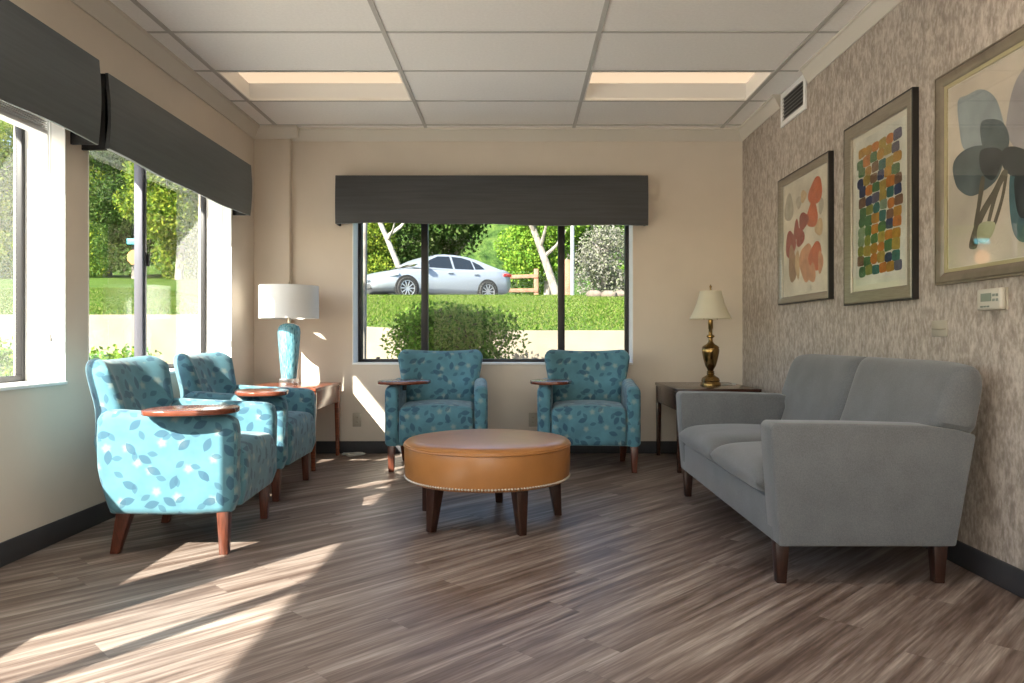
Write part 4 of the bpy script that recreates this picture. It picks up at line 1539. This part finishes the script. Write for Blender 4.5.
# street sign
gx, gy = -17.7, 34.0
gz = lawn_z(gx, gy)
root = thing('street_sign', (gx, gy, gz), 'orange octagonal street sign with a teal name plate on a pole', 'sign')
bm = BM(); tube(bm, [(0, 0, -.2), (0, 0, 1.0), (0, 0, 2.1)], .05, 10); obj('pole', bm, M['steel'], root)
bm = BM(); prism(bm, [(.36 * math.cos(R(22.5 + 45 * k)), 1.12 + .36 * math.sin(R(22.5 + 45 * k))) for k in range(8)], 1, -.08, -.05); obj('sign_plate', bm, M['signorange'], root)
bm = BM(); box(bm, -.36, .36, -.07, -.04, 1.72, 1.98, .01); obj('name_plate', bm, M['signblue'], root)

# ------------------------------------------------------------------ car
CX, CY = -2.60, 23.1
root = thing('car', (CX, CY, 2.085), 'silver sedan parked beyond the lawn outside the back window', 'car', rotz=R(180 + 36))
st = [(-2.43, .46, .92, .66), (-2.34, .34, 1.03, .78), (-2.1, .27, 1.075, .86), (-1.7, .24, 1.07, .905), (-1.2, .21, 1.035, .918), (-.5, .20, 1.00, .92), (.3, .20, .985, .92), (.9, .20, .97, .92),
      (1.3, .21, .925, .912), (1.7, .23, .86, .89), (2.05, .25, .79, .85), (2.28, .28, .71, .77), (2.40, .32, .64, .66), (2.44, .38, .58, .55)]
t = bmesh.new()
prev = None
for x, zb, zt, w in st:
    half = [(0, zb), (.80 * w, zb), (.95 * w, zb + .07), (w, zb + .18), (w, zb + (zt - zb) * .55), (.975 * w, zt - .10), (.92 * w, zt - .02), (.78 * w, zt + .008), (.4 * w, zt + .03), (0, zt + .036)]
    ring = [t.verts.new((x, y, z)) for y, z in half] + [t.verts.new((x, -y, z)) for y, z in half[-2:0:-1]]
    if prev:
        for k in range(len(ring)):
            k2 = (k + 1) % len(ring)
            t.faces.new((prev[k], prev[k2], ring[k2], ring[k]))
    else:
        t.faces.new(ring[::-1])
    prev = ring
t.faces.new(prev)
bm = BM(); merge(bm, t)
obj('body', bm, M['carpaint'], root, angle=50)
def hw_(z): return .84 - (z - 1.0) * .50
G = [(-1.95, 1.06), (-1.55, 1.185), (-1.1, 1.335), (-.75, 1.41), (-.35, 1.443), (.05, 1.445), (.32, 1.415), (.62, 1.30), (.95, 1.12), (1.22, .965), (0, .93), (-1.2, .95)]
t = bmesh.new()
A = [t.verts.new((x, hw_(z), z)) for x, z in G]; B = [t.verts.new((x, -hw_(z), z)) for x, z in G]
C_ = [t.verts.new((x, 0, z + .025 if z > 1.0 else z)) for x, z in G]
t.faces.new(A); t.faces.new(B[::-1])
for k in range(len(G)):
    k2 = (k + 1) % len(G)
    t.faces.new((A[k], C_[k], C_[k2], A[k2])); t.faces.new((C_[k], B[k], B[k2], C_[k2]))
bm = BM(); merge(bm, t)
obj('cabin', bm, M['carpaint'], root, angle=35)
sw = [[(.93, 1.0), (.60, 1.235), (.30, 1.365), (-.12, 1.385), (-.14, .995)], [(-.21, .995), (-.20, 1.385), (-.55, 1.37), (-.86, 1.30), (-.92, 1.01)], [(-.97, 1.015), (-.91, 1.285), (-1.18, 1.17), (-1.32, 1.045)]]
for poly in sw:
    for s in (-1, 1):
        t = bmesh.new()
        a = [t.verts.new((x, s * (hw_(z) + .004), z)) for x, z in poly]; b = [t.verts.new((x, s * (hw_(z) - .01), z)) for x, z in poly]
        t.faces.new(a); t.faces.new(b[::-1])
        for k in range(len(a)):
            t.faces.new((a[k], a[(k + 1) % len(a)], b[(k + 1) % len(a)], b[k]))
        bm = BM(); merge(bm, t); obj('side_window', bm, M['carglass'], root, angle=20)
def screen(name, p0, p1):
    t = bmesh.new()
    vs = []
    d = Vector((p1[1] - p0[1], 0, -(p1[0] - p0[0]))).normalized()
    if d.z < 0: d = -d
    for off in (.010, -.01):
        for (x, z) in (p0, p1):
            w = hw_(z) - .07
            for y in (-w, 0, w):
                vs.append(t.verts.new(Vector((x, y, z + (.022 if y == 0 else 0))) + d * off))
    for k in (0, 1):
        t.faces.new((vs[k], vs[k + 1], vs[k + 4], vs[k + 3])); t.faces.new((vs[k + 6], vs[k + 9], vs[k + 10], vs[k + 7]))
    bm = BM(); merge(bm, t); obj(name, bm, M['carglass'], root, angle=20)
screen('windscreen', (1.16, 1.0), (.36, 1.40)); screen('rear_window', (-1.85, 1.09), (-.82, 1.395))
for x in (1.45, -1.38):
    for s in (-1, 1):
        bm = BM(); prism(bm, [(x + .385 * math.cos(2 * PI * k / 32), .345 + .385 * math.sin(2 * PI * k / 32)) for k in range(32)], 1, s * .86, s * .921); obj('wheel_arch', bm, M['tyre'], root)
        t = bmesh.new()
        wroot = BM()
        lathe(wroot, [(.22, -.09), (.31, -.10), (.335, -.07), (.335, .07), (.31, .10), (.235, .10), (.22, .06), (.22, -.09)], 40, cap=False)
        wo = obj('wheel', wroot, M['tyre'], root, loc=(x, s * .845, .337)); wo.rotation_euler = (R(-90 * s), 0, 0)
        bm = BM()
        lathe(bm, [(0, .085), (.05, .085), (.06, .07)], 20)
        for k in range(10):
            a = 2 * PI * k / 10
            box(bm, .04, .225, -.018, .018, .055, .085, .004, 2, 0, Matrix.Rotation(a, 4, 'Z'))
        lathe(bm, [(.215, .05), (.238, .05), (.238, .098), (.222, .098), (.215, .05)], 40, cap=False)
        obj('rim', bm, M['rim'], wo)
for s in (-1, 1):
    bm = BM(); box(bm, -.34, .24, -.05, .05, -.045, .05, .03, 3, 0, Matrix.Translation((2.04, s * .79, .70)) @ Matrix.Rotation(s * R(-20), 4, 'Z') @ Matrix.Rotation(R(9), 4, 'Y')); obj('headlamp', bm, M['headlamp'], root)
    bm = BM(); box(bm, -.20, .20, -.04, .04, -.05, .05, .025, 3, 0, Matrix.Translation((-2.2, s * .80, .90)) @ Matrix.Rotation(s * R(18), 4, 'Z')); obj('tail_lamp', bm, M['taillamp'], root)
    bm = BM(); box(bm, .78, .97, s * .98 - .08, s * .98 + .08, .95, 1.08, .04, 3); box(bm, .86, .92, min(s * .84, s * .92), max(s * .84, s * .92), .97, 1.0, .005); obj('wing_mirror', bm, M['carpaint'], root)
    for x in (-.02, -.95):
        bm = BM(); box(bm, x - .10, x + .10, s * .925 - .012, s * .925 + .012, .845, .875, .006); obj('door_handle', bm, M['carpaint'], root)
bm = BM(); box(bm, 2.30, 2.448, -.52, .52, .30, .47, .03, 3); obj('grille', bm, M['plasticdark'], root)

# ------------------------------------------------------------------ light
sun = bpy.data.lights.new('sun', 'SUN')
sun.energy = 7.8
sun.color = (1.0, .93, .82)
sun.angle = R(.53)
so = bpy.data.objects.new('sun', sun); link(so)
dvec = Vector((1.0, 1.52, -1.235)).normalized()
so.rotation_euler = dvec.to_track_quat('-Z', 'Y').to_euler()
so.location = (-8, -12, 12)

w = bpy.data.worlds.new('world'); scene.world = w
w.use_nodes = True
nt = w.node_tree
bg = nt.nodes['Background']
sky = nt.nodes.new('ShaderNodeTexSky')
sky.sky_type = 'NISHITA'
sky.sun_disc = False
sky.sun_elevation = R(34.2)
sky.sun_rotation = math.atan2(-1.0, -1.52)
nt.links.new(sky.outputs[0], bg.inputs[0])
bg.inputs[1].default_value = .16

# ------------------------------------------------------------------ camera
cam = bpy.data.cameras.new('camera')
cam.sensor_width = 36
cam.lens = 735 / 1024 * 36
cam.shift_x = -6 / 1024
cam.shift_y = -3.5 / 1024
cam.clip_end = 400
co = bpy.data.objects.new('camera', cam); link(co)
co.location = (0, 0, EYE)
co.rotation_euler = (R(90), 0, 0)
scene.camera = co

scene.view_settings.view_transform = 'Standard'
scene.view_settings.look = 'None'
scene.view_settings.gamma = 1
scene.view_settings.use_curve_mapping = False
scene.view_settings.exposure = 1.8
scene.cycles.use_denoising = True
scene.cycles.max_bounces = 12
scene.cycles.diffuse_bounces = 6
scene.cycles.transparent_max_bounces = 16
scene.cycles.sample_clamp_indirect = 8
